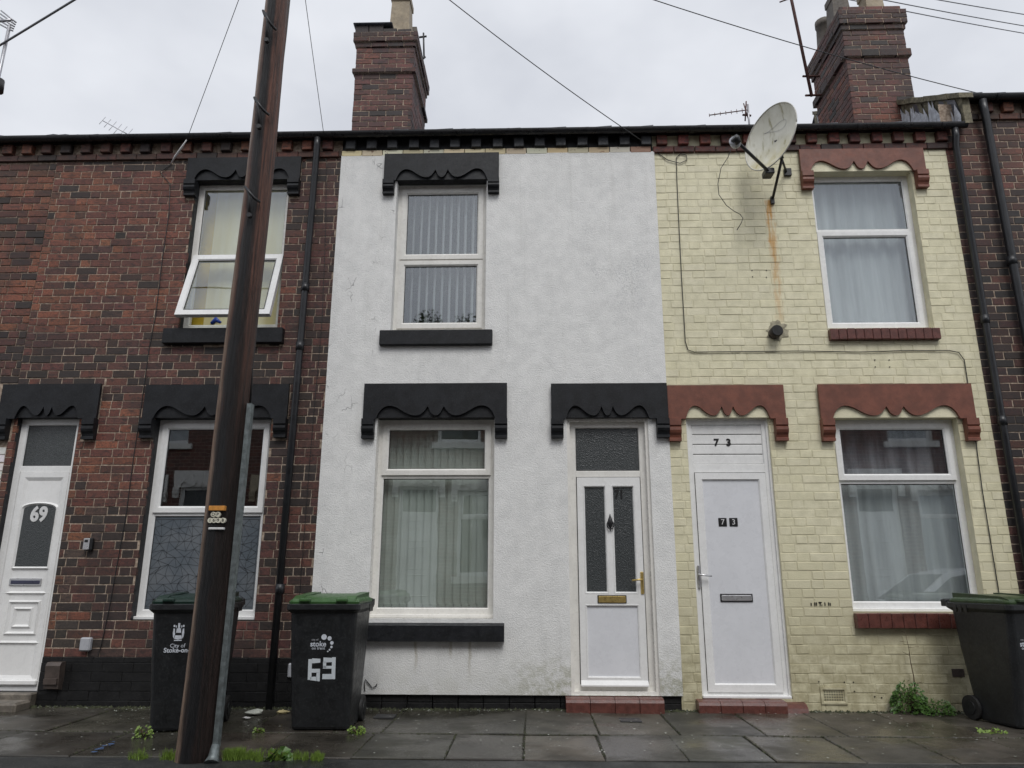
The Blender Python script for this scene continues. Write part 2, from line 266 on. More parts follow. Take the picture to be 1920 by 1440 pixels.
# ------------------------------------------------------------------ mesh builder
COL = scn.collection
def wloc(o):
    v = Vector((0, 0, 0))
    while o is not None: v += o.location; o = o.parent
    return v
class MB:
    def __init__(s): s.v = []; s.f = []; s.c = []; s.sm = set()
    def quad(s, a, b, c, d): i = len(s.v); s.v += [a, b, c, d]; s.f.append((i, i+1, i+2, i+3)); return s
    def poly(s, pts): i = len(s.v); s.v += list(pts); s.f.append(tuple(range(i, i+len(pts)))); return s
    def box(s, x0, x1, y0, y1, z0, z1, bev=0.0):
        if bev <= 0:
            i = len(s.v); s.v += [(x, y, z) for z in (z0, z1) for y in (y0, y1) for x in (x0, x1)]
            for q in ((0, 2, 3, 1), (4, 5, 7, 6), (0, 1, 5, 4), (2, 6, 7, 3), (0, 4, 6, 2), (1, 3, 7, 5)): s.f.append(tuple(i+k for k in q))
            return s
        bm = bmesh.new(); bmesh.ops.create_cube(bm, size=1)
        for v in bm.verts: v.co = Vector(((x0+x1)/2+v.co.x*(x1-x0), (y0+y1)/2+v.co.y*(y1-y0), (z0+z1)/2+v.co.z*(z1-z0)))
        bmesh.ops.bevel(bm, geom=bm.edges[:], offset=min(bev, .45*min(x1-x0, y1-y0, z1-z0)), segments=1, affect='EDGES', profile=.5)
        return s.bm(bm)
    def bm(s, bm):
        i = len(s.v); bm.verts.index_update()
        s.v += [tuple(v.co) for v in bm.verts]; s.f += [tuple(i+v.index for v in f.verts) for f in bm.faces]; bm.free(); return s
    def prism(s, poly, y0, y1):
        """polygon in x,z (counter-clockwise seen from -y) extruded from y0 (front) to y1"""
        n = len(poly); i = len(s.v)
        s.v += [(x, y0, z) for x, z in poly] + [(x, y1, z) for x, z in poly]
        s.f.append(tuple(range(i, i+n))); s.f.append(tuple(range(i+2*n-1, i+n-1, -1)))
        for k in range(n): s.f.append((i+k, i+n+k, i+n+(k+1) % n, i+(k+1) % n))
        return s
    def xprism(s, poly, x0, x1):
        """polygon in y,z extruded along x"""
        n = len(poly); i = len(s.v)
        s.v += [(x0, y, z) for y, z in poly] + [(x1, y, z) for y, z in poly]
        s.f.append(tuple(range(i, i+n))); s.f.append(tuple(range(i+2*n-1, i+n-1, -1)))
        for k in range(n): s.f.append((i+k, i+n+k, i+n+(k+1) % n, i+(k+1) % n))
        return s
    def tube(s, pts, r, n=8, cap=True):
        pts = [Vector(p) for p in pts]; rs = r if isinstance(r, (list, tuple)) else [r]*len(pts); base = len(s.v); ref = None
        for k, p in enumerate(pts):
            t = (pts[min(k+1, len(pts)-1)]-pts[max(k-1, 0)]).normalized()
            if ref is None: ref = t.orthogonal().normalized()
            a = (ref-t*ref.dot(t)).normalized(); ref = a; b = t.cross(a)
            for j in range(n):
                th = 2*math.pi*j/n; s.v.append(tuple(p+(a*math.cos(th)+b*math.sin(th))*rs[k]))
        for k in range(len(pts)-1):
            for j in range(n):
                q = base+k*n; s.sm.add(len(s.f)); s.f.append((q+j, q+(j+1) % n, q+n+(j+1) % n, q+n+j))
        if cap: s.f.append(tuple(base+n-1-j for j in range(n))); s.f.append(tuple(base+(len(pts)-1)*n+j for j in range(n)))
        return s
    def loop(s, x0, x1, z0, z1, prof):
        """mitred rectangular frame; prof = [(inset, y), ...]"""
        i = len(s.v)
        for d, y in prof: s.v += [(x0+d, y, z0+d), (x1-d, y, z0+d), (x1-d, y, z1-d), (x0+d, y, z1-d)]
        for k in range(len(prof)-1):
            for j in range(4): a = i+k*4; s.f.append((a+j, a+(j+1) % 4, a+4+(j+1) % 4, a+4+j))
        return s
    def build(s, name, mat, parent=None, origin=None, smooth=False, cols=None):
        me = bpy.data.meshes.new(name)
        off = Vector(origin) if origin is not None else (wloc(parent) if parent else Vector((0, 0, 0)))
        me.from_pydata([(a-off.x, b-off.y, c-off.z) for a, b, c in s.v], [], s.f)
        if smooth or s.sm:
            fl = [smooth or (k in s.sm) for k in range(len(s.f))]; me.polygons.foreach_set('use_smooth', fl)
        if cols or s.c:
            cs = cols or s.c; at = me.color_attributes.new('col', 'FLOAT_COLOR', 'POINT')
            at.data.foreach_set('color', [q for cc in cs for q in (*cc, 1.0)])
        me.materials.append(M[mat] if isinstance(mat, str) else mat); me.update()
        o = bpy.data.objects.new(name, me); COL.objects.link(o)
        if parent: o.parent = parent; o.location = off-wloc(parent)
        elif origin is not None: o.location = off
        return o
def tag(o, label, cat, group=None):
    o['label'] = label; o['category'] = cat
    if group: o['group'] = group
    return o
def thing(name, label, cat, loc=(0, 0, 0), group=None):
    o = bpy.data.objects.new(name, None); o.empty_display_size = .2; COL.objects.link(o); o.location = loc
    return tag(o, label, cat, group)
def struct(o): o['kind'] = 'structure'; return o
def text(name, body, mat, parent, M4, size=.1, depth=.002, offset=0.0, sx=1.0):
    cu = bpy.data.curves.new('txt', 'FONT'); cu.body = body; cu.size = size; cu.extrude = depth; cu.offset = offset; cu.align_x = 'CENTER'; cu.align_y = 'CENTER'
    cu.resolution_u = 3
    to = bpy.data.objects.new('txt', cu); COL.objects.link(to); bpy.context.view_layer.update()
    me = bpy.data.meshes.new_from_object(to.evaluated_get(bpy.context.evaluated_depsgraph_get()))
    bpy.data.objects.remove(to); bpy.data.curves.remove(cu)
    me.transform(Matrix.Translation(-(wloc(parent) if parent else Vector((0, 0, 0)))) @ M4 @ Matrix.Diagonal((sx, 1, 1, 1))); me.materials.clear(); me.materials.append(M[mat]); me.name = name
    o = bpy.data.objects.new(name, me); COL.objects.link(o); o.parent = parent; return o
FRONT = Matrix.Rotation(math.pi/2, 4, 'X')        # text plane facing -y
def facing(x, y, z): return Matrix.Translation((x, y, z)) @ FRONT
def q4(xlt, xrt, yt, xlb, xrb, yb, Y=0.0):
    """opening on the wall plane from its four photo corners -> x0,x1,z0,z1"""
    a, b, c, d = wp(xlt, yt, Y), wp(xrt, yt, Y), wp(xlb, yb, Y), wp(xrb, yb, Y)
    return ((a.x+c.x)/2, (b.x+d.x)/2, (c.z+d.z)/2, (a.z+b.z)/2)

# ------------------------------------------------------------------ wall, brick, lintel, window builders
def wall_sheet(mb, x0, x1, z0, z1, ops, y):
    xs = sorted({x0, x1, *[min(max(v, x0), x1) for o in ops for v in o[:2]]}); zs = sorted({z0, z1, *[min(max(v, z0), z1) for o in ops for v in o[2:]]})
    for i in range(len(xs)-1):
        for j in range(len(zs)-1):
            cx, cz = (xs[i]+xs[i+1])/2, (zs[j]+zs[j+1])/2
            if any(o[0] < cx < o[1] and o[2] < cz < o[3] for o in ops): continue
            mb.quad((xs[i], y, zs[j]), (xs[i+1], y, zs[j]), (xs[i+1], y, zs[j+1]), (xs[i], y, zs[j+1]))
    return mb
def reveal(mb, o, y0, y1):
    x0, x1, z0, z1 = o
    mb.quad((x0, y0, z0), (x0, y0, z1), (x0, y1, z1), (x0, y1, z0)); mb.quad((x1, y0, z0), (x1, y1, z0), (x1, y1, z1), (x1, y0, z1))
    mb.quad((x0, y0, z1), (x1, y0, z1), (x1, y1, z1), (x0, y1, z1)); mb.quad((x0, y0, z0), (x0, y1, z0), (x1, y1, z0), (x1, y0, z0)); return mb
def minus(r, b):
    """rectangle r minus blocker b"""
    x0, x1, z0, z1 = r
    if b[0] >= x1 or b[1] <= x0 or b[2] >= z1 or b[3] <= z0: return [r]
    out = []
    if b[0] > x0: out.append((x0, b[0], z0, z1))
    if b[1] < x1: out.append((b[1], x1, z0, z1))
    mx0, mx1 = max(x0, b[0]), min(x1, b[1])
    if b[3] < z1: out.append((mx0, mx1, b[3], z1))
    if b[2] > z0: out.append((mx0, mx1, z0, b[2]))
    return out
CO = .0845
def bond(x0, x1, z0, z1, S=.233, H=.118, j=.009, irregular=.004, phase=0.0):
    out = []; k = 0; z = z0
    while z < z1-.02:
        zt = min(z+CO, z1); x = x0-U(0, .02)-(0 if k % 2 else .0875)-phase; s = k % 2
        while x < x1:
            wdt = (S if s == 0 else H)+U(-.006, .006)
            if U(0, 1) < .06: s = 1-s
            a, b = max(x, x0), min(x+wdt-j, x1); dz = U(-irregular, irregular)*.5
            if b-a > .018: out.append((a, b, z+dz, zt-j+dz))
            x += wdt; s = 1-s
        z += CO; k += 1
    return out
def brick_verts(a, b, c, d, y, dep=.03, e=.0035, jit=.0018):
    J = lambda: U(-jit, jit); fr = y+U(-.0022, .0022)
    o = [(a+J(), c+J()), (b+J(), c+J()), (b+J(), d+J()), (a+J(), d+J())]
    i_ = [(o[0][0]+e, o[0][1]+e), (o[1][0]-e, o[1][1]+e), (o[2][0]-e, o[2][1]-e), (o[3][0]+e, o[3][1]-e)]
    v = [(x, fr, z) for x, z in i_]+[(x, fr+e, z) for x, z in o]+[(x, y+dep, z) for x, z in o]
    f = [(0, 1, 2, 3)]
    for k in range(4):
        n = (k+1) % 4; f.append((4+k, 4+n, n, k)); f.append((8+k, 8+n, 4+n, 4+k))
    return v, f
def lay(parent, rects, y, mat, colf, nind, dep=.03, name='brick', e=.0035, jit=.0018):
    rects = sorted(rects, key=lambda r: (Vector(((r[0]+r[1])/2, y, (r[2]+r[3])/2))-CAM).length)
    rest = MB()
    for k, r in enumerate(rects):
        v, f = brick_verts(*r, y, dep, e, jit); cc = colf((r[0]+r[1])/2, (r[2]+r[3])/2)
        if k < nind:
            m = MB(); m.v = v; m.f = f; m.c = [cc]*12; m.build(name, mat, parent, origin=((r[0]+r[1])/2, y, (r[2]+r[3])/2))
        else:
            i = len(rest.v); rest.v += v; rest.f += [tuple(i+q for q in ff) for ff in f]; rest.c += [cc]*12
    if rest.v:
        o = rest.build('brickwork', mat, parent); o['kind'] = 'stuff'
def wave(t):
    """height 0..1 of the carved lintel edge across the opening, t in 0..1 (symmetric)"""
    t = t if t <= .5 else 1-t
    P = [(0, 0), (.02, .42), (.05, .80), (.09, .99), (.13, .97), (.17, .80), (.21, .52), (.25, .25), (.29, .06), (.33, .0), (.36, .06), (.39, .28), (.415, .62), (.43, .92), (.4375, .95), (.445, .6), (.46, .25), (.48, .05), (.5, 0)]
    for (a, b), (c, d) in zip(P, P[1:]):
        if t <= c: return b+(d-b)*(t-a)/(c-a)
    return 0
def lintel(house, rect, op, zbr, bw, front, back, yb=0.0):
    """carved stone lintel with a scroll corbel at either end"""
    x0, x1, z0, z1 = rect; a, b = op[0], op[1]; hw = .105
    base = MB().box(a-.005, b+.005, yb-.022, yb+.1, z0-.004, z0+.17)
    lt = base.build('lintel', back, house)
    low = [(x0, z0-.02)] + [(a-.01, z0-.02)] + [(a+(b-a)*t, z0+.012+hw*wave(t)) for t in [k/72 for k in range(1, 72)]] + [(b+.01, z0-.02), (x1, z0-.02)]
    poly = low + [(x1, z1), (x0, z1)]
    MB().prism(poly, yb-.05, yb-.018).build('carved_face', front, lt)
    for bx0, bx1 in ((x0-.004, x0-.004+bw), (x1+.004-bw, x1+.004)):
        zt = z0-.022; h = zt-zbr
        pr = [(yb+.03, zt), (yb-.085, zt), (yb-.085, zt-h*.30), (yb-.072, zt-h*.36), (yb-.082, zt-h*.40), (yb-.084, zt-h*.52), (yb-.074, zt-h*.64), (yb-.058, zt-h*.74), (yb-.050, zt-h*.85), (yb-.058, zt-h*.88), (yb-.058, zbr), (yb+.03, zbr)]
        MB().xprism(pr[::-1], bx0, bx1).build('corbel', front, lt)
    return lt
OUT = [(0, .035), (0, 0), (.052, 0), (.064, .012), (.064, .05)]
SASH = [(0, .03), (0, 0), (.048, 0), (.064, .014), (.064, .04)]
def prof(P, y): return [(d, y+q) for d, q in P]
def pane(parent, x0, x1, z0, z1, y, mat='glass'):
    o = MB().box(x0, x1, y, y+.006, z0, z1).build('pane', mat, parent)
    MB().loop(x0-.004, x1+.004, z0-.004, z1+.004, [(0, y-.004), (.011, y-.004), (.011, y+.004)]).build('gasket', 'gasket', parent)
    return o
def window(house, o, y, zt, sashes=(0,), mat='upvc', cill=True, panes=('glass', 'glass'), cw=0.0):
    """two-light casement; zt = transom height; sashes: which lights have their own sash (0 top, 1 bottom)"""
    x0, x1, z0, z1 = o; zc = z0+(.032 if cill else 0)
    fr = MB().loop(x0, x1, zc, z1, prof(OUT, y))
    w = fr.build('window', mat, house)
    if cill: MB().box(x0-cw, x1+cw, y-.05, y+.06, z0+.002, zc, .004).build('cill', mat, w)
    MB().box(x0+.052, x1-.052, y+.004, y+.05, zt-.028, zt+.028, .004).build('transom', mat, w)
    for k, (a, b) in enumerate(((zt+.026, z1-.060), (zc+.060, zt-.026))):
        xa, xb = x0+.060, x1-.060
        if k in sashes:
            MB().loop(xa-.018, xb+.018, a-.018, b+.018, prof(SASH, y-.018)).build('sash', mat, w)
            pane(w, xa+.044, xb-.044, a+.044, b-.044, y+.012, panes[k])
        else: pane(w, xa, xb, a, b, y+.02, panes[k])
    return w
def shell(house, x0, x1, z1, ops, y=.16, mat='interior'):
    """rooms behind the facade so windows look into something"""
    m = MB(); wall_sheet(m, x0, x1, -.05, z1, ops, y+.02); D = 4.6
    m.quad((x0, y, -.05), (x0, y, z1), (x0, D, z1), (x0, D, -.05)); m.quad((x1, y, -.05), (x1, D, -.05), (x1, D, z1), (x1, y, z1))
    m.quad((x0, D, -.05), (x1, D, -.05), (x1, D, z1), (x0, D, z1)); m.quad((x0, y, z1), (x1, y, z1), (x1, D, z1), (x0, D, z1))
    m.quad((x0, y, 3.3), (x1, y, 3.3), (x1, D, 3.3), (x0, D, 3.3)); m.quad((x0, y, .1), (x1, y, .1), (x1, D, .1), (x0, D, .1))
    return m.build('interior', mat, house)
ZS0, ZS1, ZD0, ZD1 = 5.808, 5.885, 5.888, 6.006      # string course, dentil course
TANR = math.tan(math.radians(32.4)); RIDGE = 3.6
def eaves(house, x0, x1, dz, matS, matD, colS, colD, gutter=True, y=0.0, stepd=.2335, x1g=None, slates=True, gmat='gutter'):
    """string course, dentil bricks, gutter, slated roof slope"""
    k = 0; x = x0
    while x < x1-.03:
        b = min(x+.2335, x1); r = (x+.003, b-.004, ZS0+dz, ZS1+dz-.004)
        v, f = brick_verts(*r, -.03, .12, .004); m = MB(); m.v, m.f, m.c = v, f, [colS()]*12
        m.build('string_course_brick', matS, house, origin=((x+b)/2, 0, ZS0+dz)); x = b
    MB().box(x0, x1, .02, .12, ZS0+dz-.05, 6.10+dz).build('eaves_wall', matD if matD != 'brick' else 'brick_plain', house)
    x = x0+.05
    while x < x1-.06:
        xx = x+U(-.006, .006); zz = dz+U(-.003, .003); r = (xx, xx+.112, ZD0+zz, ZD1+zz)
        v, f = brick_verts(*r, -.062, .12, .006, .003); m = MB(); m.v, m.f, m.c = v, f, [colD()]*12
        m.build('dentil_brick', matD, house, origin=(xx+.056, 0, ZD0+dz)); x += stepd
    gy, gz, gr = -.120, 6.050+dz, .047; xg1 = x1g or x1
    prof_ = [(gy+gr*math.cos(math.pi*(1+i/10)), gz-.0+gr*math.sin(math.pi*(1+i/10))*1.15) for i in range(11)]
    inner = [(gy+(gr-.006)*math.cos(math.pi*(1+i/10)), gz+(gr-.006)*math.sin(math.pi*(1+i/10))*1.15) for i in range(10, -1, -1)]
    gu = MB().xprism(prof_+inner, x0, xg1).build('gutter', gmat, house)
    xx = x0+.4
    while xx < xg1-.1:
        MB().xprism([(a-(.006 if True else 0)*(1 if a < gy else -1), b-.006) for a, b in prof_]+inner, xx, xx+.045).build('gutter_bracket', gmat, gu); xx += .92
    ez = 6.066+dz; y0 = -.11
    rf = MB().box(x0, x1, y0, y0+.02, ez-.05, ez-.005)
    rf.quad((x0, y0+.3, ez+.3*TANR-.02), (x1, y0+.3, ez+.3*TANR-.02), (x1, RIDGE, ez+(RIDGE-y0)*TANR-.02), (x0, RIDGE, ez+(RIDGE-y0)*TANR-.02))
    rf.quad((x0, y0, ez-.02), (x1, y0, ez-.02), (x1, y0+.3, ez+.3*TANR-.02), (x0, y0+.3, ez+.3*TANR-.02))
    rf.quad((x0, RIDGE, ez+(RIDGE-y0)*TANR-.02), (x1, RIDGE, ez+(RIDGE-y0)*TANR-.02), (x1, 7.4, ez-.1), (x0, 7.4, ez-.1))
    rf = rf.build('roof', 'slate', house)
    if slates:
        for row in range(3):
            x = x0-(.13 if row % 2 else 0)
            while x < x1:
                a, b = max(x, x0)+.002, min(x+.255, x1)-.002
                if b-a > .05:
                    yy = y0-.03+row*.2; zz = ez+(yy-y0)*TANR+.006; t = .008+U(0, .004); tw = U(.006, .022) if U(0, 1) < .45 else 0; ln = .4
                    m = MB(); c0 = [(a, yy, zz), (b, yy, zz+tw), (b, yy+ln, zz+ln*TANR-.012), (a, yy+ln, zz+ln*TANR-.012)]
                    i = len(m.v); m.v += c0+[(p_[0], p_[1], p_[2]+t) for p_ in c0]
                    m.f += [(3, 2, 1, 0), (4, 5, 6, 7), (0, 1, 5, 4), (1, 2, 6, 5), (2, 3, 7, 6), (3, 0, 4, 7)]
                    m.build('slate', 'slate', rf, origin=((a+b)/2, yy, zz))
                x += .255
    return gu
M['brick_plain'] = pmat('sooty brick', (.07, .045, .04), .8, .4, 12, .4, 60, .003)
def downpipe(house, pts, r=.034, coll=()):
    p = MB().tube(pts, r, 10).build('downpipe', 'pipe', house)
    for q in coll: MB().tube([Vector(q)+Vector((0, 0, -.04)), Vector(q)+Vector((0, 0, .05))], r*1.22, 10).build('pipe_collar', 'pipe', p)
    return p
def jit(c, a=.15):
    k = 1+U(-a, a); return tuple(x*k*(1+U(-.05, .05)) for x in c)
RED, ORG, DRK, PUR = (.158, .062, .047), (.235, .092, .055), (.044, .033, .030), (.110, .049, .042)
def pick(*wc):
    def one():
        r = U(0, sum(w for w, _ in wc))
        for w, c in wc:
            r -= w
            if r <= 0: return c
        return wc[-1][1]
    a, b, t = one(), one(), U(0, .5)
    return jit(tuple(p*(1-t)+q*t for p, q in zip(a, b)))

# ================================================================== GROUND
SLABS = MB()
ground = struct(MB().quad((-150, -150, -.125), (150, -150, -.125), (150, 150, -.125), (-150, 150, -.125)).build('ground', 'tarmac'))
road = struct(MB().box(-60, 60, -7.1, -2.30, -.2, -.10).build('road', 'tarmac'))
KY = -1.94
kerb = struct(MB().box(-60, 60, -2.32, KY-.006, -.2, -.006, .015).build('kerb', 'tarmac'))
pave = struct(MB().box(-60, 60, KY, .10, -.2, -.014).build('pavement', 'joint'))
def slab(x0, x1, y0, y1, skew=0.0):
    g_ = .0035; t = U(-.003, .003); tx, ty = U(-.004, .004), U(-.003, .003); xs = [(x0+g_, y0+g_), (x1-g_, y0+g_), (x1-g_+skew, y1-g_), (x0+g_+skew, y1-g_)]
    e = .008; cx, cy = (x0+x1)/2+skew/2, (y0+y1)/2
    m = MB()
    top = [(x+(e if x < cx else -e), y+(e if y < cy else -e), t+tx*(1 if x > cx else -1)+ty*(1 if y > cy else -1)) for x, y in xs]
    mid = [(x, y, z-.007) for (x, y), (_, _, z) in zip(xs, top)]; bot = [(x, y, -.05) for x, y in xs]
    m.v = top+mid+bot; m.f = [(0, 1, 2, 3)]
    for k in range(4):
        n = (k+1) % 4; m.f += [(4+k, 4+n, n, k), (8+k, 8+n, 4+n, 4+k)]
    cc = pick((3, (.95, .95, .93)), (2, (.75, .74, .70)), (2, (1.2, 1.16, 1.1)), (1, (1.35, 1.25, 1.12))); m.c = [cc]*12
    m.build('paving_slab', 'flag', pave, origin=(cx, cy, 0))
fx = [-6.6, -5.75, -4.9, -4.05, -3.2, -2.55, -1.9, -1.25] + [gp(a, 1423).x for a in (833, 981, 1135, 1290, 1450, 1616, 1785)] + [3.45, 4.1, 4.9, 5.7, 6.5]
for a, b in zip(fx, fx[1:]): slab(a, b, KY, -1.13+U(-.02, .02), U(-.01, .01))
bx = [-6.4, -5.6, -4.75, -3.9, -3.1, -2.3, -1.6, gp(738, 1350).x, gp(985, 1350).x, gp(1113, 1350).x, gp(1250, 1350).x, gp(1395, 1350).x, gp(1530, 1350).x, gp(1670, 1350).x, 3.5, 4.3, 5.1, 6.0]
for a, b in zip(bx, bx[1:]): slab(a, b, -1.125, .06, U(-.01, .01))
pave2 = struct(MB().box(-60, 60, -9.2, -7.3, -.2, -.0, .01).build('far_pavement', 'joint'))

# ================================================================== HOUSE 69 (red brick)
X67, XA, XB, XC = -5.45, -2.150, 1.372, 4.618
WT = 6.03
h69 = thing('terraced_house', 'dark red brick terraced house with black lintels and door numbered 69', 'house', ((X67+XA)/2, 0, 0))
o69d = q4(17, 147, 783, -36, 74, 1297); o69u = q4(367, 542, 338, 335, 521, 618); o69l = q4(293, 507, 783, 244, 479, 1163)
o69d = (max(o69d[0], X67+.03), o69d[1], o69d[2], o69d[3])
ops = [o69d, o69u, o69l]
R69 = {'d': (wp(-75, 750).x, wp(190, 750).x, o69d[3], wp(100, 722).z), 'u': (wp(355, 315).x, wp(566, 315).x, o69u[3], ZS0-.004), 'l': (wp(275, 750).x, wp(543, 750).x, o69l[3], wp(400, 723).z)}
R69['d'] = (X67-.12, *R69['d'][1:])
s69u = (wp(310, 632).x, wp(533, 632).x, wp(420, 646).z, o69u[2])
PL69 = wp(450, 1233).z
wall_sheet(MB(), X67, XA, -.05, WT, ops, .0048).build('wall', 'mortar', h69)
reveal(reveal(reveal(MB(), o69d, .0, .2), o69u, .0, .2), o69l, .0, .2).build('reveal', 'black', h69)
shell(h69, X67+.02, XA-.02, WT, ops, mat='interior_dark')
def col69(x, z):
    low = z < 1.9; band = 2.95 < z < 3.75
    if z > ZS0-.10: return pick((3, DRK), (2, RED))
    if x > -2.62: return pick((5, PUR), (3, DRK), (1, RED)) if z > 2.6 else pick((3, PUR), (5, DRK), (2, RED))
    if band: return pick((6, DRK), (2, RED), (3, PUR))
    if low and x < -4.35: return pick((4, DRK), (2, (.075, .06, .05)), (3, RED), (2.2, ORG))
    if low: return pick((5, DRK), (3, PUR), (2, RED))
    if x < -4.9: return pick((5, ORG), (3, RED), (2, DRK))
    return pick((6, RED), (2.2, ORG), (2.4, PUR), (.6, DRK))
blk = ops + list(R69.values()) + [s69u]
for r, o in ((R69['d'], o69d), (R69['u'], o69u), (R69['l'], o69l)): blk.append((r[0], r[0]+.15, r[2]-.24, r[2])); blk.append((r[1]-.15, r[1], r[2]-.24, r[2]))
rects = []
for r in bond(X67, XA-.004, PL69, ZS0, phase=.03):
    rs = [r]
    for b in blk: rs = [q for p in rs for q in minus(p, b)]
    rects += [q for q in rs if q[1]-q[0] > .02 and q[3]-q[2] > .018]
lay(h69, rects, 0.0, 'brick', col69, 300, e=.0028)
# black painted plinth in four uneven courses
z = -.03; n = 0
while z < PL69-.01:
    t = min(z+.0845, PL69); x = o69d[1]+.002
    for a, b in ((o69d[1]+.004, XA+.0),):
        xx = a-(.1 if n % 2 else 0)
        while xx < b:
            c0, c1 = max(xx, a), min(xx+.3, b)
            if c1-c0 > .03:
                v, f = brick_verts(c0+.0005, c1-.0005, z+.0006, t-.001, -.02+U(-.003, .002), .06, .003, .001); m = MB(); m.v, m.f = v, f
                m.build('plinth_brick', 'plinth', h69, origin=((c0+c1)/2, 0, z))
            xx += .3
    z = t; n += 1
for k, o, zb in (('d', o69d, wp(160, 825).z), ('u', o69u, wp(450, 369).z), ('l', o69l, wp(400, 822).z)): lintel(h69, R69[k], o, zb, .128, 'black', 'black')
MB().box(s69u[0], s69u[1], -.07, .11, s69u[2], s69u[3], .006).build('sill', 'black', h69)
# upper window: fixed top light, bottom sash pushed open
x0, x1, z0, z1 = o69u; zt = wp(450, 474).z; y = .10
w69 = MB().loop(x0, x1, z0+.03, z1, prof(OUT, y)).build('window', 'upvc_old', h69)
MB().box(x0, x1, y-.05, y+.06, z0+.002, z0+.03, .004).build('cill', 'upvc_old', w69)
MB().box(x0+.052, x1-.052, y+.004, y+.05, zt-.03, zt+.03, .004).build('transom', 'upvc_old', w69)
pane(w69, x0+.060, x1-.060, zt+.028, z1-.060, y+.02)
sh = (zt-.02)-(z0+.07); m = MB().loop(x0+.03, x1-.03, -sh-.02, 0.015, [(0, .035), (0, -.02), (.060, -.02), (.074, -.006), (.074, .03)])
pv = Vector((0, y-.005, zt-.005)); RO = Matrix.Rotation(math.radians(-18), 3, 'X')
def swing(mb): mb.v = [tuple(pv+RO @ Vector(v)) for v in mb.v]; return mb
sash = swing(m).build('sash', 'upvc', w69)
swing(MB().box(x0+.10, x1-.10, .0, .006, -sh+.05, -.056)).build('pane', 'glass', w69)
swing(MB().loop(x0+.098, x1-.098, -sh+.048, -.054, [(0, -.008), (.013, -.008), (.013, .0)])).build('gasket', 'gasket', w69)
window(h69, o69l, .10, wp(400, 961).z, (0,), 'upvc', True, ('glass', 'frosted'), .02)
# triangle pattern of the window film
x0, x1, z0, z1 = o69l; zt = wp(400, 961).z; fx0, fx1, fz0, fz1 = x0+.07, x1-.22, z0+.12, zt-.06
nx, nz_ = 13, 11; pt = {}
for i in range(nx+1):
    for j in range(nz_+1):
        pt[i, j] = (fx0+(fx1+.14-fx0)*i/nx+(U(-.028, .028) if 0 < i < nx else 0), fz0+(fz1-fz0)*j/nz_+(U(-.022, .022) if 0 < j < nz_ else 0))
m = MB()
def strip(p, q, w_=.0013):
    d = Vector((q[0]-p[0], q[1]-p[1])); d.normalize(); n_ = (-d.y*w_, d.x*w_); yy = .10+.0185
    m.quad((p[0]-n_[0], yy, p[1]-n_[1]), (q[0]-n_[0], yy, q[1]-n_[1]), (q[0]+n_[0], yy, q[1]+n_[1]), (p[0]+n_[0], yy, p[1]+n_[1]))
for (i, j), p in pt.items():
    if i < nx: strip(p, pt[i+1, j])
    if j < nz_ and U(0, 1) < .8: strip(p, pt[i, j+1])
    if i < nx and j < nz_: strip(*((p, pt[i+1, j+1]) if U(0, 1) < .5 else (pt[i+1, j], pt[i, j+1])))
m.build('film_pattern', 'inkblack', h69)
# door 69
x0, x1, z0, z1 = o69d; y = .07; zt = wp(80, 878).z
d69 = MB().loop(x0, x1, z0, z1, prof([(0, .04), (0, 0), (.062, 0), (.07, .012), (.07, .05)], y)).box(x0+.065, x1-.065, y+.002, y+.05, zt-.035, zt+.035, .004).build('door', 'upvc', h69)
pane(d69, x0+.066, x1-.066, zt+.034, z1-.066, y+.02, 'obscure')
lx0, lx1, lz0, lz1 = x0+.075, x1-.06, z0+.05, zt-.03
leaf = MB().box(lx0, lx1, y+.012, y+.05, lz0, lz1, .003).loop(lx0+.004, lx1-.004, lz0+.004, lz1-.004, [(0, y+.012), (0, y-.004), (.05, y-.004), (.085, y+.012)]).build('door_leaf', 'upvc', d69)
cx = (lx0+lx1)/2; hw = .165; gz0, gz1 = wp(55, 1062).z, wp(70, 945).z
arch = [(cx-hw, gz0), (cx+hw, gz0)]+[(cx+hw*math.cos(a), gz1-.05+.05*math.sin(a)) for a in [math.pi*k/14 for k in range(15)]]
big = [(cx+(px-cx)*1.2, (gz0+gz1)/2+(pz-(gz0+gz1)/2)*1.10) for px, pz in arch]
m = MB(); n = len(arch)
m.v = [(px, y-.004, pz) for px, pz in big]+[(cx+(px-cx)*1.09, y-.022, (gz0+gz1)/2+(pz-(gz0+gz1)/2)*1.05) for px, pz in arch]+[(px, y-.004, pz) for px, pz in arch]
m.v = [(a, b+.014, c) for a, b, c in m.v]
for k in range(n):
    q = (k+1) % n; m.f += [(k, q, n+q, n+k), (n+k, n+q, 2*n+q, 2*n+k)]
m.build('glass_surround', 'upvc', d69); MB().prism(arch, y+.008, y+.011).build('door_glass', 'obscure', d69)
text('house_number', '69', 'whiteplate', d69, facing(cx+.0, y+.006, wp(67, 964).z), .205, .003, .008, .86)
a_, b_ = wp(18, 1084, y).x, wp(76, 1098, y).x; zz = wp(45, 1091, y).z
MB().box(a_, b_, y-.004, y+.014, zz-.035, zz+.035, .006).build('letter_plate', 'chrome', d69)
MB().box(a_+.02, b_-.01, y-.007, y+.0, zz-.022, zz+.014, .003).build('letter_flap', pmat('slate blue plastic', (.045, .048, .085), .35), d69)
for s_, off in ((.25, 0), (.165, .0), (.10, 0)):
    cz_ = wp(30, 1158, y).z; m = MB().loop(cx-s_, cx+s_, cz_-s_*1.0, cz_+s_*1.0, [(0, y+.012), (.016, y-.006), (.034, y+.012)]); m.build('door_moulding', 'upvc', d69)
MB().box(lx0, lx1, y-.03, y+.01, lz0, lz0+.05, .01).build('weather_bar', 'upvc', d69)
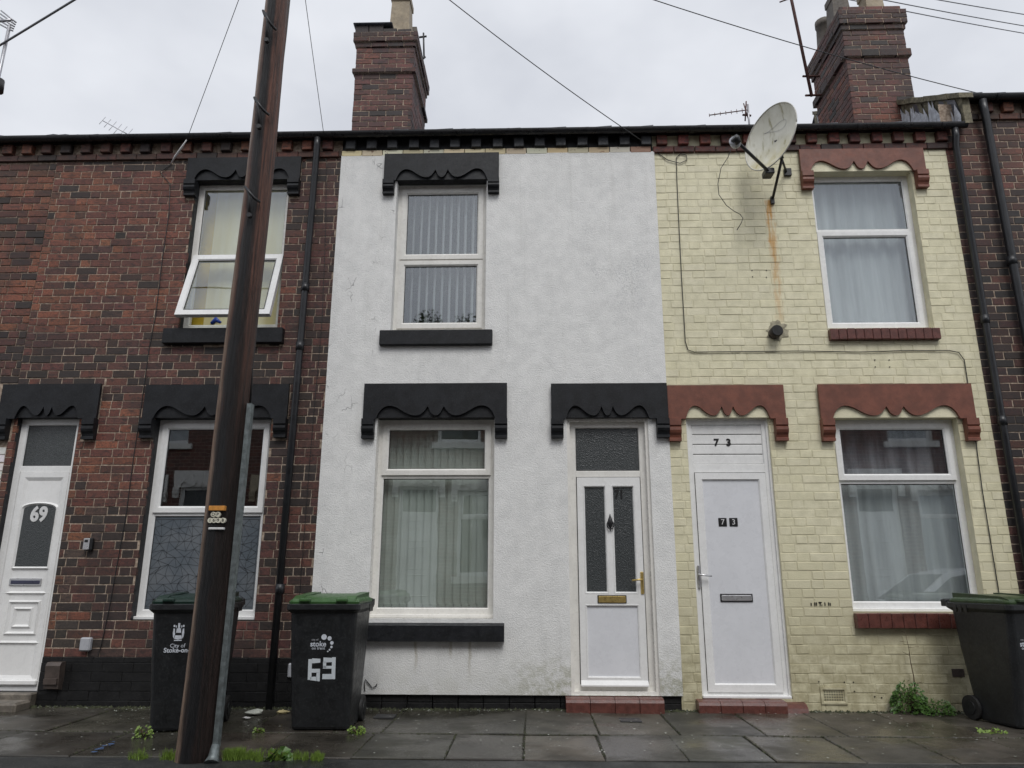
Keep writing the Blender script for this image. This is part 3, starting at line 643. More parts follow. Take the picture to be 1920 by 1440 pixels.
MB().box(x0-.12, x1+.0, -.10, .2, -.02, z0-.002, .012).build('doorstep', 'stone', h69)
MB().box(x0-.3, x1+.02, -.33, -.10, -.02, .075, .02).build('doorstep', 'stone', h69)
def c_red(): return pick((4, RED), (2, ORG), (2, DRK), (1, PUR))
def c_drk(): return pick((3, (.10, .055, .042)), (2, RED), (2, DRK))
eaves(h69, X67, XA, 0, 'brick', 'brick', c_drk, c_red)
dp = lambda px, py, Y: wp(px, py, Y)
a, b, c_, d = wp(598, 268, -.2), wp(592, 300, -.07), wp(577, 520, -.07), wp(505, 1305, -.07)
xdp = (b.x+c_.x)/2
p69 = downpipe(h69, [(xdp+.012, -.118, 5.99), (xdp+.01, -.115, 5.90), (xdp, -.08, 5.80), (xdp-.02, -.07, 3.4), (xdp-.045, -.07, -.02)], .036, [(xdp-.012, -.07, wp(577, 540, -.07).z), (xdp-.03, -.07, wp(513, 1105, -.07).z), (xdp-.02, -.07, wp(560, 650, -.07).z)])
# small fittings on the front of 69
ks = wp(166, 1020, -.02); kk = MB().box(ks.x-.032, ks.x+.05, -.05, .0, ks.z-.065, ks.z+.06, .012).build('key_safe', 'inkblack', None, origin=(ks.x, 0, ks.z-.065))
tag(kk, 'small grey and black key safe on brickwork beside door 69', 'key safe')
MB().box(ks.x-.034, ks.x+.028, -.060, -.048, ks.z-.058, ks.z+.055, .006).build('key_safe_front', 'chrome', kk); MB().box(ks.x-.02, ks.x+.014, -.064, -.058, ks.z+.014, ks.z+.04, .004).build('dial_window', 'inkblack', kk)
for px, py, w_, h_, mt, nm in ((161, 1208, .105, .125, 'greybox', 'cable_box'), (549, 1257, .09, .13, 'greybox', 'cable_box')):
    c = wp(px, py, -.03); MB().box(c.x-w_/2, c.x+w_/2, -.055, .0, c.z-h_/2, c.z+h_/2, .012).build(nm, mt, h69)
c0, c1 = wp(100, 1242, -.1), wp(97, 1296, -.1)
mc = MB().xprism([(-.02, c1.z), (-.09, c1.z+.02), (-.11, c0.z-.03), (-.09, c0.z), (-.02, c0.z)][::-1], c0.x-.065, c0.x+.075).build('pipe_cover', 'brownbox', h69)
MB().xprism([(-.02, c1.z+.02), (-.115, c1.z+.06), (-.12, c1.z+.11), (-.02, c1.z+.12)][::-1], c0.x-.06, c0.x+.065).build('cover_lower', 'brownbox', mc)

# ================================================================== HOUSE 67 (sliver at the left edge)
h67 = thing('terraced_house', 'neighbouring brick house at far left edge with white painted lower bricks', 'house', (-7.2, 0, 0))
MB().box(-9, X67-.003, .008, .3, -.05, WT).build('wall', 'mortar', h67)
rects = [r for r in bond(-6.6, X67-.006, .3, ZS0) if not (r[1] > X67-.125 and 2.45 < r[2] < 3.16)]
lay(h67, [r for r in rects if r[2] > 3.0], 0, 'brick', col69, 60); lay(h67, [r for r in rects if r[2] <= 3.0], 0, 'whitebrick', lambda x, z: jit((1, 1, 1), .05), 60)
eaves(h67, -6.6, X67, 0, 'brick', 'brick', c_drk, c_red)

# ================================================================== HOUSE 71 (white render)
h71 = thing('terraced_house', 'white rendered terraced house with black lintels and sills, middle of the row', 'house', ((XA+XB)/2, 0, 0))
YR = -.028
o71u = q4(745, 913, 338, 732, 909, 621, YR); o71l = q4(706, 927, 783, 692, 925, 1160, YR); o71d = q4(1062, 1213, 783, 1072, 1240, 1307, YR)
ops = [o71u, o71l, o71d]; RZ = wp(900, 1303, YR).z
sheet = wall_sheet(MB(), XA, XB+.012, RZ, ZS0+.01, ops, YR); sheet.quad((XA, YR, RZ), (XA, YR, ZS0), (XA, .03, ZS0), (XA, .03, RZ)); sheet.quad((XB+.012, YR, RZ), (XB+.012, .03, RZ), (XB+.012, .03, ZS0), (XB+.012, YR, ZS0)); sheet.quad((XA, YR, RZ), (XA, .03, RZ), (XB+.012, .03, RZ), (XB+.012, YR, RZ))
sheet.build('wall', 'render', h71)
for o in ops: reveal(MB(), o, YR, .2).build('reveal', 'upvc_old' if o is not o71u else 'render', h71)
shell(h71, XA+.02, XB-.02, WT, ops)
n = 0
for a, b in ((XA, o71d[0]), (o71d[1], XB)):
    xx = a
    while xx < b-.01:
        c1 = min(xx+.24, b)
        for zc in (0, 1):
            v, f = brick_verts(xx+.003, c1-.003, -.02+zc*(RZ+.02)/2+.002, -.02+(zc+1)*(RZ+.02)/2-.002, .004+U(-.003, .003), .06, .004, .002); m = MB(); m.v, m.f = v, f; m.build('plinth_brick', 'plinth', h71, origin=(xx, 0, 0))
        xx = c1
R71 = [((wp(723, 315).x, wp(936, 315).x, o71u[3], ZS0-.004), o71u, wp(830, 368).z), ((wp(685, 750).x, wp(951, 750).x, o71l[3], wp(815, 722).z), o71l, wp(815, 824).z), ((wp(1033, 750).x, XB+.004, o71d[3], wp(1140, 722).z), o71d, wp(1140, 823).z)]
for r, o, zb in R71: lintel(h71, r, o, zb, .125, 'black', 'black', YR)
a, b = wp(711, 634, -.08), wp(923, 634, -.08); MB().box(a.x, b.x, -.085, .1, wp(815, 646, -.08).z, o71u[2], .008).build('sill', 'black', h71)
za, zb = wp(800, 1203, -.1).z, wp(800, 1173, -.1).z; xa, xb = wp(666, 1185, -.1).x, wp(945, 1185, -.1).x
MB().xprism([(.1, za), (-.10, za), (-.10, zb), (.1, o71l[2]+.0)][::-1], xa, xb).build('sill', 'black', h71)
y71 = .10
window(h71, o71u, y71, wp(825, 481).z, (0, 1), 'upvc_old', True); window(h71, o71l, y71, wp(815, 890).z, (0,), 'upvc_old', True)
# door 71
x0, x1, z0, z1 = o71d; y = .06
z0 += .01
d71 = MB().loop(x0, x1, z0, z1, prof([(0, .04), (0, -.06), (.03, -.06), (.03, 0), (.085, 0), (.092, .01), (.092, .05)], y)).build('door', 'upvc_old', h71)
zt = wp(1140, 889, y).z; MB().box(x0+.088, x1-.088, y+.002, y+.05, zt-.032, zt+.034, .005).build('transom', 'upvc_old', d71)
pane(d71, x0+.09, x1-.09, zt+.034, z1-.09, y+.018, 'obscure')
lx0, lx1, lz0, lz1 = x0+.096, x1-.096, z0+.075, zt-.034
P = lambda px, py: wp(px, py, y-.01)
zg1, zg0 = P(1140, 912).z, P(1140, 1111).z; zp1, zp0 = P(1140, 1136).z, P(1150, 1270).z; mid = (lx0+lx1)/2; st = .07
m = MB()
for bx_ in ((lx0, lx0+st, lz0, lz1), (lx1-st, lx1, lz0, lz1), (lx0+st, lx1-st, lz0, zp0), (lx0+st, lx1-st, zp1, zg0), (lx0+st, lx1-st, zg1, lz1), (mid-.038, mid+.038, zg0, zg1)):
    m.box(bx_[0], bx_[1], y-.012, y+.04, bx_[2], bx_[3])
leaf = m.build('door_leaf', 'upvc', d71)
for a_, b_, c_, e_ in ((lx0+st, mid-.038, zg0, zg1), (mid+.038, lx1-st, zg0, zg1)):
    MB().box(a_-.002, b_+.002, y+.008, y+.02, c_-.002, e_+.002).build('door_glass', 'obscure', d71); MB().loop(a_-.012, b_+.012, c_-.012, e_+.012, [(0, y-.0125), (.004, y-.016), (.020, y+.009)]).build('bead', 'upvc', d71)
MB().box(lx0+st-.002, lx1-st+.002, y+.004, y+.02, zp0-.002, zp1+.002).build('door_panel', 'panel', d71); MB().loop(lx0+st-.012, lx1-st+.012, zp0-.012, zp1+.012, [(0, y-.0125), (.004, y-.016), (.018, y+.005)]).build('bead', 'upvc', d71)
MB().loop(lx0-.006, lx1+.006, lz0-.006, lz1+.006, [(0, y+.002), (.008, y+.002)]).build('door_gap', 'gasket', d71)
MB().xprism([(y-.012, lz0+.05), (y-.05, lz0+.012), (y-.05, lz0-.0), (y-.012, lz0)], lx0, lx1).build('weather_bar', 'upvc', d71)
zl = P(1148, 1123).z; ml = (P(1122, 1123).x+P(1173, 1123).x)/2
lp = MB().box(ml-.14, ml+.14, y-.020, y-.010, zl-.040, zl+.036, .004).build('letter_plate', 'inkblack', d71)
MB().box(ml-.13, ml+.13, y-.028, y-.018, zl-.032, zl+.028, .006).build('letter_flap', 'brass', d71)
hx = P(1204, 1093).x; hz0, hz1 = P(1204, 1114).z, P(1204, 1072).z
MB().box(hx-.016, hx+.016, y-.024, y-.010, hz0, hz1, .006).build('handle_plate', 'brass', d71)
MB().tube([(hx, y-.02, (hz0+hz1)/2+.03), (hx, y-.06, (hz0+hz1)/2+.03), (hx-.03, y-.066, (hz0+hz1)/2+.031), (hx-.105, y-.066, (hz0+hz1)/2+.024)], [.009, .009, .010, .007], 8).build('handle', 'brass', d71)
kc = P(1144, 980); m = MB(); rg = [(kc.x+.032*math.sin(a), y-.030-.006*math.cos(a), kc.z-.022-.042*math.cos(a)) for a in [2*math.pi*k/18 for k in range(19)]]
m.tube(rg, .0065, 6); m.tube([(kc.x, y-.014, kc.z+.085), (kc.x, y-.02, kc.z+.06), (kc.x, y-.022, kc.z+.03), (kc.x, y-.022, kc.z-.01), (kc.x, y-.018, kc.z-.045), (kc.x, y-.014, kc.z-.085)], [.003, .010, .022, .026, .012, .003], 10); m.build('knocker', 'darkmetal', d71)
nc = P(1161, 927); text('house_number', '71', 'inkblack', d71, facing(nc.x, y+.004, nc.z), .115, .002, .004, .8)
# tiled doorsteps, one rounded quarry tile after another
def tilestep(house, a, b, zt, depth=.16, n=4, mat='redtile', broken=False):
    for k in range(n):
        xa, xb = a+(b-a)*k/n+.0025, a+(b-a)*(k+1)/n-.0025; r = .035; dd = depth
        pr = [(.06, -.015), (-dd, -.015), (-dd, zt-r), (-dd+r*.3, zt-r*.3), (-dd+r, zt-.002), (.06, zt+.006)]
        if broken and k == n-1: pr = [(.06, -.015), (-dd+.02, -.015), (-dd+.04, zt-.06), (-dd+.08, zt-.03), (.06, zt-.01)]
        MB().xprism(pr[::-1], xa, xb).build('step_tile', mat, house)
tilestep(h71, wp(1061, 1320, -.16).x, wp(1246, 1320, -.16).x, o71d[2]+.004, .17, 4)
def c_blk(): return jit((1, 1, 1), .2)
M['black_att'] = M['black']
def c_band(): return pick((4, (1, .97, .88)), (2, (.95, .86, .62)), (1.2, (.72, .60, .42)), (.8, (.50, .28, .2)))
g = G('flaking cream paint'); c = g.mix(1, g.attr('col'), (.74, .72, .62), 'MULTIPLY'); c = g.mix(g.sm(g.noise(22, 5, .7), .60, .66, 0, .8), c, (.17, .065, .045)); M['band'] = g.bsdf(c, .6, 0, g.bump(g.noise(80, 3), .002, .6), .3)
eaves(h71, XA, XB, 0, 'band', 'dentilblack', c_band, c_blk, stepd=.2385)

# ================================================================== HOUSE 73 (cream painted brick)
h73 = thing('terraced_house', 'cream painted brick terraced house with red brown lintels, right of centre', 'house', ((XB+XC)/2, 0, 0))
o73d = q4(1285, 1440, 783, 1318, 1487, 1311); o73u = q4(1521, 1712, 322, 1548, 1748, 617); o73l = q4(1562, 1796, 783, 1597, 1848, 1148)
ops = [o73d, o73u, o73l]
wall_sheet(MB(), XB, XC, -.05, WT, ops, .0026).build('wall', 'cream_joint', h73)
reveal(reveal(reveal(MB(), o73d, .0, .2), o73u, 0, .2), o73l, 0, .2).build('reveal', 'cream_plain', h73)
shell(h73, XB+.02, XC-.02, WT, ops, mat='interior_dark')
R73 = [((XB+.012, wp(1468, 750).x, o73d[3], wp(1360, 724).z), o73d, wp(1360, 828).z), ((wp(1497, 300).x, wp(1729, 300).x, o73u[3], ZS0-.004), o73u, wp(1610, 356).z), ((wp(1533, 750).x, wp(1820, 750).x, o73l[3], wp(1675, 722).z), o73l, wp(1675, 828).z)]
s73u = (wp(1553, 628).x, wp(1759, 628).x, wp(1655, 639).z, o73u[2]); s73l = (wp(1601, 1160).x, wp(1862, 1160).x, wp(1700, 1178).z, o73l[2])
blk = ops+[r[0] for r in R73]+[s73u, s73l]
vc = wp(1564, 1304); vent = (vc.x-.125, vc.x+.115, vc.z-.075, vc.z+.07); blk.append(vent)
rects = []
for r in bond(XB+.016, XC, -.01, ZS0, irregular=.006):
    rs = [r]
    for b in blk: rs = [q for p in rs for q in minus(p, b)]
    rects += [q for q in rs if q[1]-q[0] > .02 and q[3]-q[2] > .018]
lay(h73, rects, 0.0, 'cream', lambda x, z: (lambda k: (k, k, k*U(.98, 1.02)))(1+U(-.03, .03)), 300, e=.0028, jit=.0026)
for r, o, zb in R73: lintel(h73, r, o, zb, .122, 'red', 'cream_plain')
def tilesill(house, s, n, h, yf=-.06):
    p = MB().box(s[0]+.002, s[1]-.002, yf+.02, .1, s[2]+.003, s[3]-.012).build('sill', 'redtile', house)
    for k in range(n):
        a, b = s[0]+(s[1]-s[0])*k/n+.0018, s[0]+(s[1]-s[0])*(k+1)/n-.0018
        MB().box(a, b, yf+U(-.003, .003), .098, s[2]+U(0, .003), s[3]-.008+U(-.002, .002), .005).build('sill_tile', 'redtile', p)
tilesill(h73, s73u, 13, .1); tilesill(h73, s73l, 12, .14, -.07)
window(h73, o73u, .10, wp(1612, 434, .1).z, (1,), 'upvc', False); window(h73, o73l, .10, wp(1685, 902, .1).z, (0,), 'upvc', True)
# door 73
x0, x1, z0, z1 = o73d; y = .05; zt = wp(1365, 878, y).z
d73 = MB().loop(x0, x1, z0+.004, z1, prof([(0, .04), (0, -.02), (.022, -.02), (.022, 0), (.060, 0), (.066, .01), (.066, .05)], y)).box(x0+.06, x1-.06, y+.001, y+.05, zt-.045, zt+.04, .004).build('door', 'upvc', h73)
zb_, zt_ = zt+.04, z1-.062
for k in range(4):
    a, b = zb_+(zt_-zb_)*k/4+.003, zb_+(zt_-zb_)*(k+1)/4-.003; MB().box(x0+.062, x1-.062, y+.012, y+.03, a, b, .006).build('transom_board', 'upvc', d73)
MB().box(x0+.06, x1-.06, y+.026, y+.032, zb_, zt_).build('transom_back', 'gasket', d73)
lx0, lx1, lz0, lz1 = x0+.066, x1-.066, z0+.055, zt-.048; st = .075
m = MB().loop(lx0, lx1, lz0, lz1, [(0, y+.03), (0, y-.014), (st-.012, y-.014), (st, y+.002), (st, y+.01)]).build('door_leaf', 'upvc', d73)
MB().box(lx0+st-.004, lx1-st+.004, y+.004, y+.02, lz0+st-.004, lz1-st+.004).build('door_panel', 'panel', d73)
MB().loop(lx0-.006, lx1+.006, lz0-.006, lz1+.006, [(0, y+.0005), (.008, y+.0005)]).build('door_gap', 'gasket', d73)
MB().box(lx0-.06, lx1+.06, y-.05, y+.02, z0+.002, z0+.03, .006).build('threshold', 'upvc', d73)
P = lambda px, py: wp(px, py, y-.01)
a_, b_ = P(1351, 1121), P(1412, 1121); MB().box(a_.x, b_.x, y-.006, y+.006, a_.z-.038, a_.z+.038, .004).build('letter_plate', 'inkblack', d73); MB().box(a_.x+.012, b_.x-.012, y-.014, y-.002, a_.z-.026, a_.z+.026, .006).build('letter_flap', 'chrome', d73)
hx = P(1310, 1081).x; hz0, hz1 = P(1310, 1102).z, P(1310, 1060).z
MB().box(hx-.014, hx+.016, y-.026, y-.012, hz0, hz1, .005).build('handle_plate', 'chrome', d73)
MB().tube([(hx, y-.02, (hz0+hz1)/2+.015), (hx, y-.06, (hz0+hz1)/2+.015), (hx+.03, y-.065, (hz0+hz1)/2+.013), (hx+.115, y-.065, (hz0+hz1)/2+.004)], [.009, .009, .010, .008], 8).build('handle', 'chrome', d73)
for px, ch in ((1355.5, '7'), (1376, '3')):
    c = P(px, 979); MB().box(c.x-.041, c.x+.041, y-.001, y+.006, c.z-.042, c.z+.042, .003).build('number_tile', 'inkblack', d73); text('house_number', ch, 'whiteplate', d73, facing(c.x, y-.002, c.z), .075, .001)
for px, ch in ((1344, '7'), (1367, '3')):
    c = P(px, 829.5); text('house_number', ch, 'inkblack', d73, facing(c.x, y+.010, c.z), .10, .003, .004)
tilestep(h73, wp(1310, 1324, -.13).x, wp(1518, 1324, -.13).x, o73d[2]-.002, .14, 5, 'redtile', True)
c = wp(1457, 620, -.1); fl = MB().tube([(c.x, .02, c.z), (c.x, -.105, c.z)], .062, 20).build('flue', pmat('brown flue plastic', (.035, .024, .022), .5), h73)
MB().tube([(c.x, -.105, c.z), (c.x, -.12, c.z)], [.062, .054], 20).build('flue_cap', 'rubber', fl)
m = MB(); cx, cz = wp(1457, 620).x, wp(1457, 620).z; pts = []
for k in range(26): a = 2*math.pi*k/26; r = .105+U(-.028, .028); pts.append((cx+r*math.cos(a), cz+r*math.sin(a)*1.1))
m.prism(pts, -.006, .0).build('flue_mortar', pmat('weathered mortar patch', (.36, .33, .24), .9, .3, 20, .4, 60, .004), h73)
# cast air brick
v = MB().box(vent[0], vent[1], .0, .05, vent[2], vent[3]); v = v.build('air_vent', 'cream_joint', h73)
MB().loop(*vent, [(0, .02), (0, -.012), (.018, -.012), (.024, -.004)]).build('vent_frame', 'cream_plain', v)
for i in range(8):
    for j in range(4):
        a, b = vent[0]+.035+i*.0225, vent[2]+.032+j*.0225; MB().box(a, a+.011, -.0015, .004, b, b+.011).build('vent_hole', 'inkblack', v)
def c_dred(): return pick((4, (.13, .045, .036)), (2, (.10, .04, .033)), (1, DRK))
eaves(h73, XB, XC+.10, 0, 'brick', 'brick', c_dred, lambda: pick((3, (.17, .055, .043)), (1, (.10, .04, .035))), stepd=.238, x1g=wp(1822, 236, -.2).x)
# scribbled mark and drill holes on the cream wall
m = MB(); c = wp(1520, 1133)
for k, (dx, hz) in enumerate(((0, .025), (.035, .03), (.05, .03), (.085, .035), (.10, .01), (.13, .03), (.165, .03), (.18, .025))):
    m.box(c.x+dx, c.x+dx+.008, -.0065, .0, c.z-.012, c.z-.012+hz)
m.box(c.x+.075, c.x+.105, -.0065, 0, c.z+.014, c.z+.021); m.build('scribble', 'inkblack', h73)
m = MB()
for px, py in ((1410, 507), (1437, 507), (1411, 519), (1437, 520), (1640, 675), (1667, 675), (1641, 688), (1668, 688), (1583, 1279), (1600, 1279), (1602, 1296), (1640, 1306), (1653, 1308), (1535, 1278)):
    c = wp(px, py); m.prism([(c.x+.006*math.cos(a), c.z+.006*math.sin(a)) for a in [k*math.pi/4 for k in range(8)]], -.0055, 0)
m.build('drill_holes', 'inkblack', h73)
c = wp(1797, 1262, -.02); pl_ = MB().box(c.x-.05, c.x+.06, -.012, 0, c.z-.035, c.z+.035, .003).build('hydrant_plate', 'brownbox', h73)
a, b = wp(1787, 246, -.2), wp(1800, 330, -.06); x_ = XC+.075
downpipe(h73, [(x_-.01, -.118, 5.99), (x_-.008, -.115, 5.90), (x_, -.07, 5.80), (x_, -.06, 3), (x_+.005, -.06, -.02)], .035, [(x_, -.06, wp(1843, 600, -.06).z), (x_, -.06, wp(1873, 790, -.06).z)])

# ================================================================== HOUSE 75 (dark brick, taller roof)
h75 = thing('terraced_house', 'dark brown brick house at right edge with higher mossy roof', 'house', (XC+1.0, 0, 0))
DZ = .355; XE = 7.6
wall_sheet(MB(), XC, XE, -.05, WT+DZ, [], .0048).build('wall', 'mortar', h75)
def col75(x, z): return pick((5, (.032, .027, .027)), (3, (.06, .034, .03)), (2.4, (.105, .045, .036))) if z < 5.3 else pick((3, (.16, .065, .048)), (2, (.10, .045, .036)), (3, DRK))
lay(h75, bond(XC+.003, XE, -.01, ZS0+DZ), 0.0, 'brick_dark', col75, 300)
eaves(h75, XC+.17, XE, DZ, 'brick', 'brick', c_drk, c_red)
x_ = wp(1862, 300, -.07).x
downpipe(h75, [(x_-.03, -.118, 5.99+DZ), (x_-.025, -.115, 5.86+DZ), (x_, -.08, 5.68+DZ), (x_+.01, -.07, 3), (x_+.01, -.07, -.02)], .042, [(x_, -.07, wp(1900, 490, -.07).z)])
# raised verge between the two roofs: side strip, verge stones, lead soakers
XV = XC+.16; ez = 6.066
def rz(y_, d=0): return ez+(y_+.11)*TANR+d
vg = MB().xprism([(-.17, rz(-.17)), (RIDGE, rz(RIDGE)), (RIDGE, rz(RIDGE, DZ)), (-.17, rz(-.17, DZ))], XV, XV+.08).build('verge', 'moss', h75)
yy = -.22
while yy < RIDGE-.1:
    d = U(.17, .30); MB().xprism([(yy, rz(yy, DZ-.035+U(-.008, .008))), (yy+d-.006, rz(yy+d, DZ-.04)), (yy+d-.006, rz(yy+d, DZ+.03+U(-.008, .008))), (yy, rz(yy, DZ+.035+U(-.01, .01)))], XV-.05+U(-.012, .008), XV+.10).build('verge_stone', 'moss', vg); yy += d
yy = -.14
while yy < RIDGE-.2:
    d = U(.06, .12); hh = U(.18, .34); x_ = XV-.022-U(0, .008)
    MB().poly([(x_, yy, rz(yy)), (x_, yy+d, rz(yy+d)), (x_, yy+d*U(.3, 1.1), rz(yy+d*.6, hh)), (x_, yy-d*.2+U(0, .02), rz(yy, hh*U(.3, .9)))]).build('lead_soaker', 'lead', vg)
    if U(0, 1) < .75: MB().poly([(XV-.010, yy, rz(yy+.02, .10)), (XV-.010, yy+d*1.5, rz(yy+d*1.5, .12)), (XV-.012, yy+d*1.9, rz(yy+d*1.9, DZ-.05)), (XV-.012, yy+d*.6, rz(yy+d*.6, DZ-.06))]).build('verge_slate', 'moss' if U(0, 1) < .45 else 'slate', vg)
    yy += d*.9

# ================================================================== CHIMNEYS
def chimney(house, x0, x1, y0, y1, z0, bands, cf, side=-1, z_off=0):
    """bands: list of (z_from, z_to, projection) up from z0; side: which flank shows (-1 left, 1 right)"""
    st = MB()
    for a, b, p in bands: st.box(x0-p+.006, x1+p-.006, y0-p+.006, y1+p-.006, a, b-.0005*0-.004)
    root = st.build('chimney', 'mortar', house)
    def put(v, f, org, k=1.0):
        m = MB(); m.v, m.f, m.c = v, f, [tuple(q*k for q in cf())]*12; m.build('brick', 'brick', root, origin=org)
    for a, b, p in bands:
        nc = max(1, round((b-a)/CO)); ch = (b-a)/nc
        for k in range(nc):
            za, zb = a+k*ch+.001, a+(k+1)*ch-.008; odd = (k+int(a*100)) % 2
            x = x0-p-(.117 if odd else 0)
            while x < x1+p-.01:
                s, e = max(x, x0-p), min(x+.224, x1+p)
                if e-s > .03: v, f = brick_verts(s, e, za, zb, y0-p, .05, .004, .003); put(v, f, ((s+e)/2, y0-p, za), .5 if p > 0 else .92)
                x += .233
            yq = y0-p-(0 if odd else .117); xf = (x1+p) if side > 0 else (x0-p)
            while yq < y1+p-.01:
                s, e = max(yq, y0-p), min(yq+.224, y1+p)
                if e-s > .03:
                    v, f = brick_verts(s, e, za, zb, 0, .05, .004, .003)
                    v = [(xf-side*q[1], q[0], q[2]) for q in v]
                    put(v, f, (xf, (s+e)/2, za), .5 if p > 0 else .92)
                yq += .233
    return root
def pot(ch, x, y, z, w, h, mat, square=True, taper=.86):
    n = 4 if square else 14; rot = math.pi/4 if square else 0; k = w/2*(1.414 if square else 1); m = MB()
    ring = [(k*1.06, 0), (k*1.06, .06), (k, .07), (k*taper, h-.10), (k*taper*1.12, h-.09), (k*taper*1.12, h), (k*taper*.8, h), (k*taper*.8, h-.2)]
    i = len(m.v)
    for r, zz in ring: m.v += [(x+r*math.cos(rot+2*math.pi*j/n), y+r*math.sin(rot+2*math.pi*j/n), z+zz) for j in range(n)]
    for q in range(len(ring)-1):
        for j in range(n): m.f.append((i+q*n+j, i+q*n+(j+1) % n, i+(q+1)*n+(j+1) % n, i+(q+1)*n+j))
    m.f.append(tuple(i+(len(ring)-1)*n+j for j in range(n)))
    return m.build('chimney_pot', mat, ch, smooth=not square)
def c_ch(): return pick((4, (.15, .06, .05)), (3, (.115, .053, .05)), (2, (.05, .038, .038)), (1, (.20, .075, .055)))
yc = 1.4; zz = lambda py, p=0: wp(718, py, yc-p).z
xl, xr = (wp(662, 215, yc).x+wp(667, 100, yc).x)/2, (wp(772, 215, yc).x+wp(776, 100, yc).x)/2
b1, b2, b3, b4, b5 = zz(134.5, .035), zz(126, .035), zz(87, .02), zz(76, .045), zz(58.5, .045)
ch71 = chimney(h71, xl, xr, yc, yc+1.15, 6.7, [(b1-CO*round((b1-6.7)/CO), b1, 0), (b1, b2, .035), (b2, b3, 0), (b3, b4, .02), (b4, b5, .045)], c_ch, 1)
# broken top course and flaunching
x = xl-.03
for k in range(4):
    e = x+.2; h = (.12, .13, .075, .065)[k]; v, f = brick_verts(x+.004, e-.006, b5, b5+h, yc-.02, .25, .006, .012); m = MB(); m.v, m.f, m.c = v, f, [jit((.05, .04, .04))]*12; m.build('brick', 'brick', ch71, origin=(x, yc, b5)); x = e
MB().box(xl-.06, xl+.50, yc-.06, yc+.9, b5+.125, b5+.15, .01).build('slate_capping', 'slate', ch71)
MB().box(xl, xr, yc+.15, yc+1.1, b5-.05, b5+.06, .03).build('flaunching', 'brick_plain', ch71)
px_ = (wp(734, 20, yc+.35).x+wp(776, 20, yc+.35).x)/2; pot(ch71, px_+.0, yc+.32, b5+.02, .30, .80, 'potclay'); pot(ch71, px_+.02, yc+.85, b5+.02, .28, .7, 'potdark')
y3 = 1.0; zz = lambda py, p=0: wp(1640, py, y3-p).z
xl, xr = (wp(1599, 215, y3).x+wp(1581, 60, y3).x)/2, (wp(1710, 185, y3).x+wp(1697, 40, y3).x)/2
b1, b2, b3, b4, b5 = zz(104, .035), zz(90, .035), zz(54, .02), zz(42, .045), zz(16, .045)
ch73 = chimney(h73, xl, xr, y3, y3+1.05, 6.5, [(b1-CO*round((b1-6.5)/CO), b1, 0), (b1, b2, .035), (b2, b3, 0), (b3, b4, .02), (b4, b5, .045), (b5, b5+CO, .0)], lambda: pick((4, (.16, .06, .048)), (3, (.11, .05, .045)), (2, (.05, .04, .038)), (1, (.24, .085, .05))), -1)
for dx, dy, mt, sq in ((.16, .85, 'potdark', False), (.17, .40, 'potdark', True), (.58, .30, 'potclay', True)): pot(ch73, xl+dx, y3+dy, b5+CO-.02, .25, .5, mt, sq)
MB().box(xl-.02, xr+.02, y3-.01, y3+1.1, rz(y3-.1), rz(y3-.1)+.06).build('lead_apron', 'lead', ch73)

# ================================================================== BLINDS AND CURTAINS
def vblind(label, o, y, n, ang, wdt, mat, z0, weights=False):
    t = thing('vertical_blind', label, 'blind', ((o[0]+o[1])/2, y, z0))
    MB().box(o[0]-.05, o[1]+.05, y-.02, y+.02, o[3]-.03, o[3]+.02).build('headrail', 'blindwhite', t)
    for k in range(n):
        x = o[0]+(o[1]-o[0])*(k+.5)/n; c, s = math.cos(ang)*wdt/2, math.sin(ang)*wdt/2; q = U(-.004, .004)
        m = MB(); tk = .0012
        m.v = [(x-c, y-s-tk, z0), (x+c, y+s-tk, z0), (x+c+q, y+s-tk, o[3]), (x-c+q, y-s-tk, o[3]), (x-c, y-s+tk, z0), (x+c, y+s+tk, z0), (x+c+q, y+s+tk, o[3]), (x-c+q, y-s+tk, o[3])]
        m.f = [(0, 1, 2, 3), (7, 6, 5, 4), (0, 4, 5, 1), (1, 5, 6, 2), (2, 6, 7, 3), (3, 7, 4, 0)]
        sl_ = m.build('slat', mat, t)
        if weights: MB().box(x-c*.9, x+c*.9, y-s-.004, y+s+.004, z0-.002, z0+.035).build('bottom_weight', mat, sl_)
    if weights: MB().tube([(o[0], y-.03, z0+.015)]+[(o[0]+(o[1]-o[0])*k/(n*2), y-.03, z0+.015-.012*(k % 2)) for k in range(1, n*2)]+[(o[1], y-.03, z0+.015)], .0018, 4).build('bead_chain', 'blindwhite', t)
    return t
vblind('white vertical blind turned open behind the upstairs window of the white house', (o71u[0]+.04, o71u[1]-.04, o71u[2], o71u[3]), .215, 11, math.radians(-66), .089, 'blindwhite', o71u[2]+.02)
vblind('pale green vertical blind closed behind the downstairs window of the white house', (o71l[0]+.02, o71l[1]-.02, o71l[2], o71l[3]), .24, 15, math.radians(16), .098, 'blind', o71l[2]+.09, True)
def curtain(label, x0, x1, z0, z1, y, mat, folds=9, amp=.018):
    m = MB(); n = folds*8
    for i in range(n+1):
        x = x0+(x1-x0)*i/n; yy = y+amp*math.sin(i/8*2*math.pi)+.4*amp*math.sin(i/8*4.1)
        m.v += [(x, yy, z0), (x, yy*.6+y*.4, z1)]
    for i in range(n): m.f.append((2*i, 2*i+2, 2*i+3, 2*i+1))
    return tag(m.build('curtain', mat, None, origin=((x0+x1)/2, y, z0), smooth=True), label, 'curtain')
curtain('white net curtain behind the upstairs window of the cream house', o73u[0]-.05, o73u[1]+.05, o73u[2]-.05, o73u[3]+.05, .24, 'net', 8)
zt = wp(1685, 902, .1).z
curtain('white net curtain low behind the downstairs window of the cream house', o73l[0]-.02, o73l[1]+.02, o73l[2]-.05, zt-.02, .26, 'net', 9, .014)
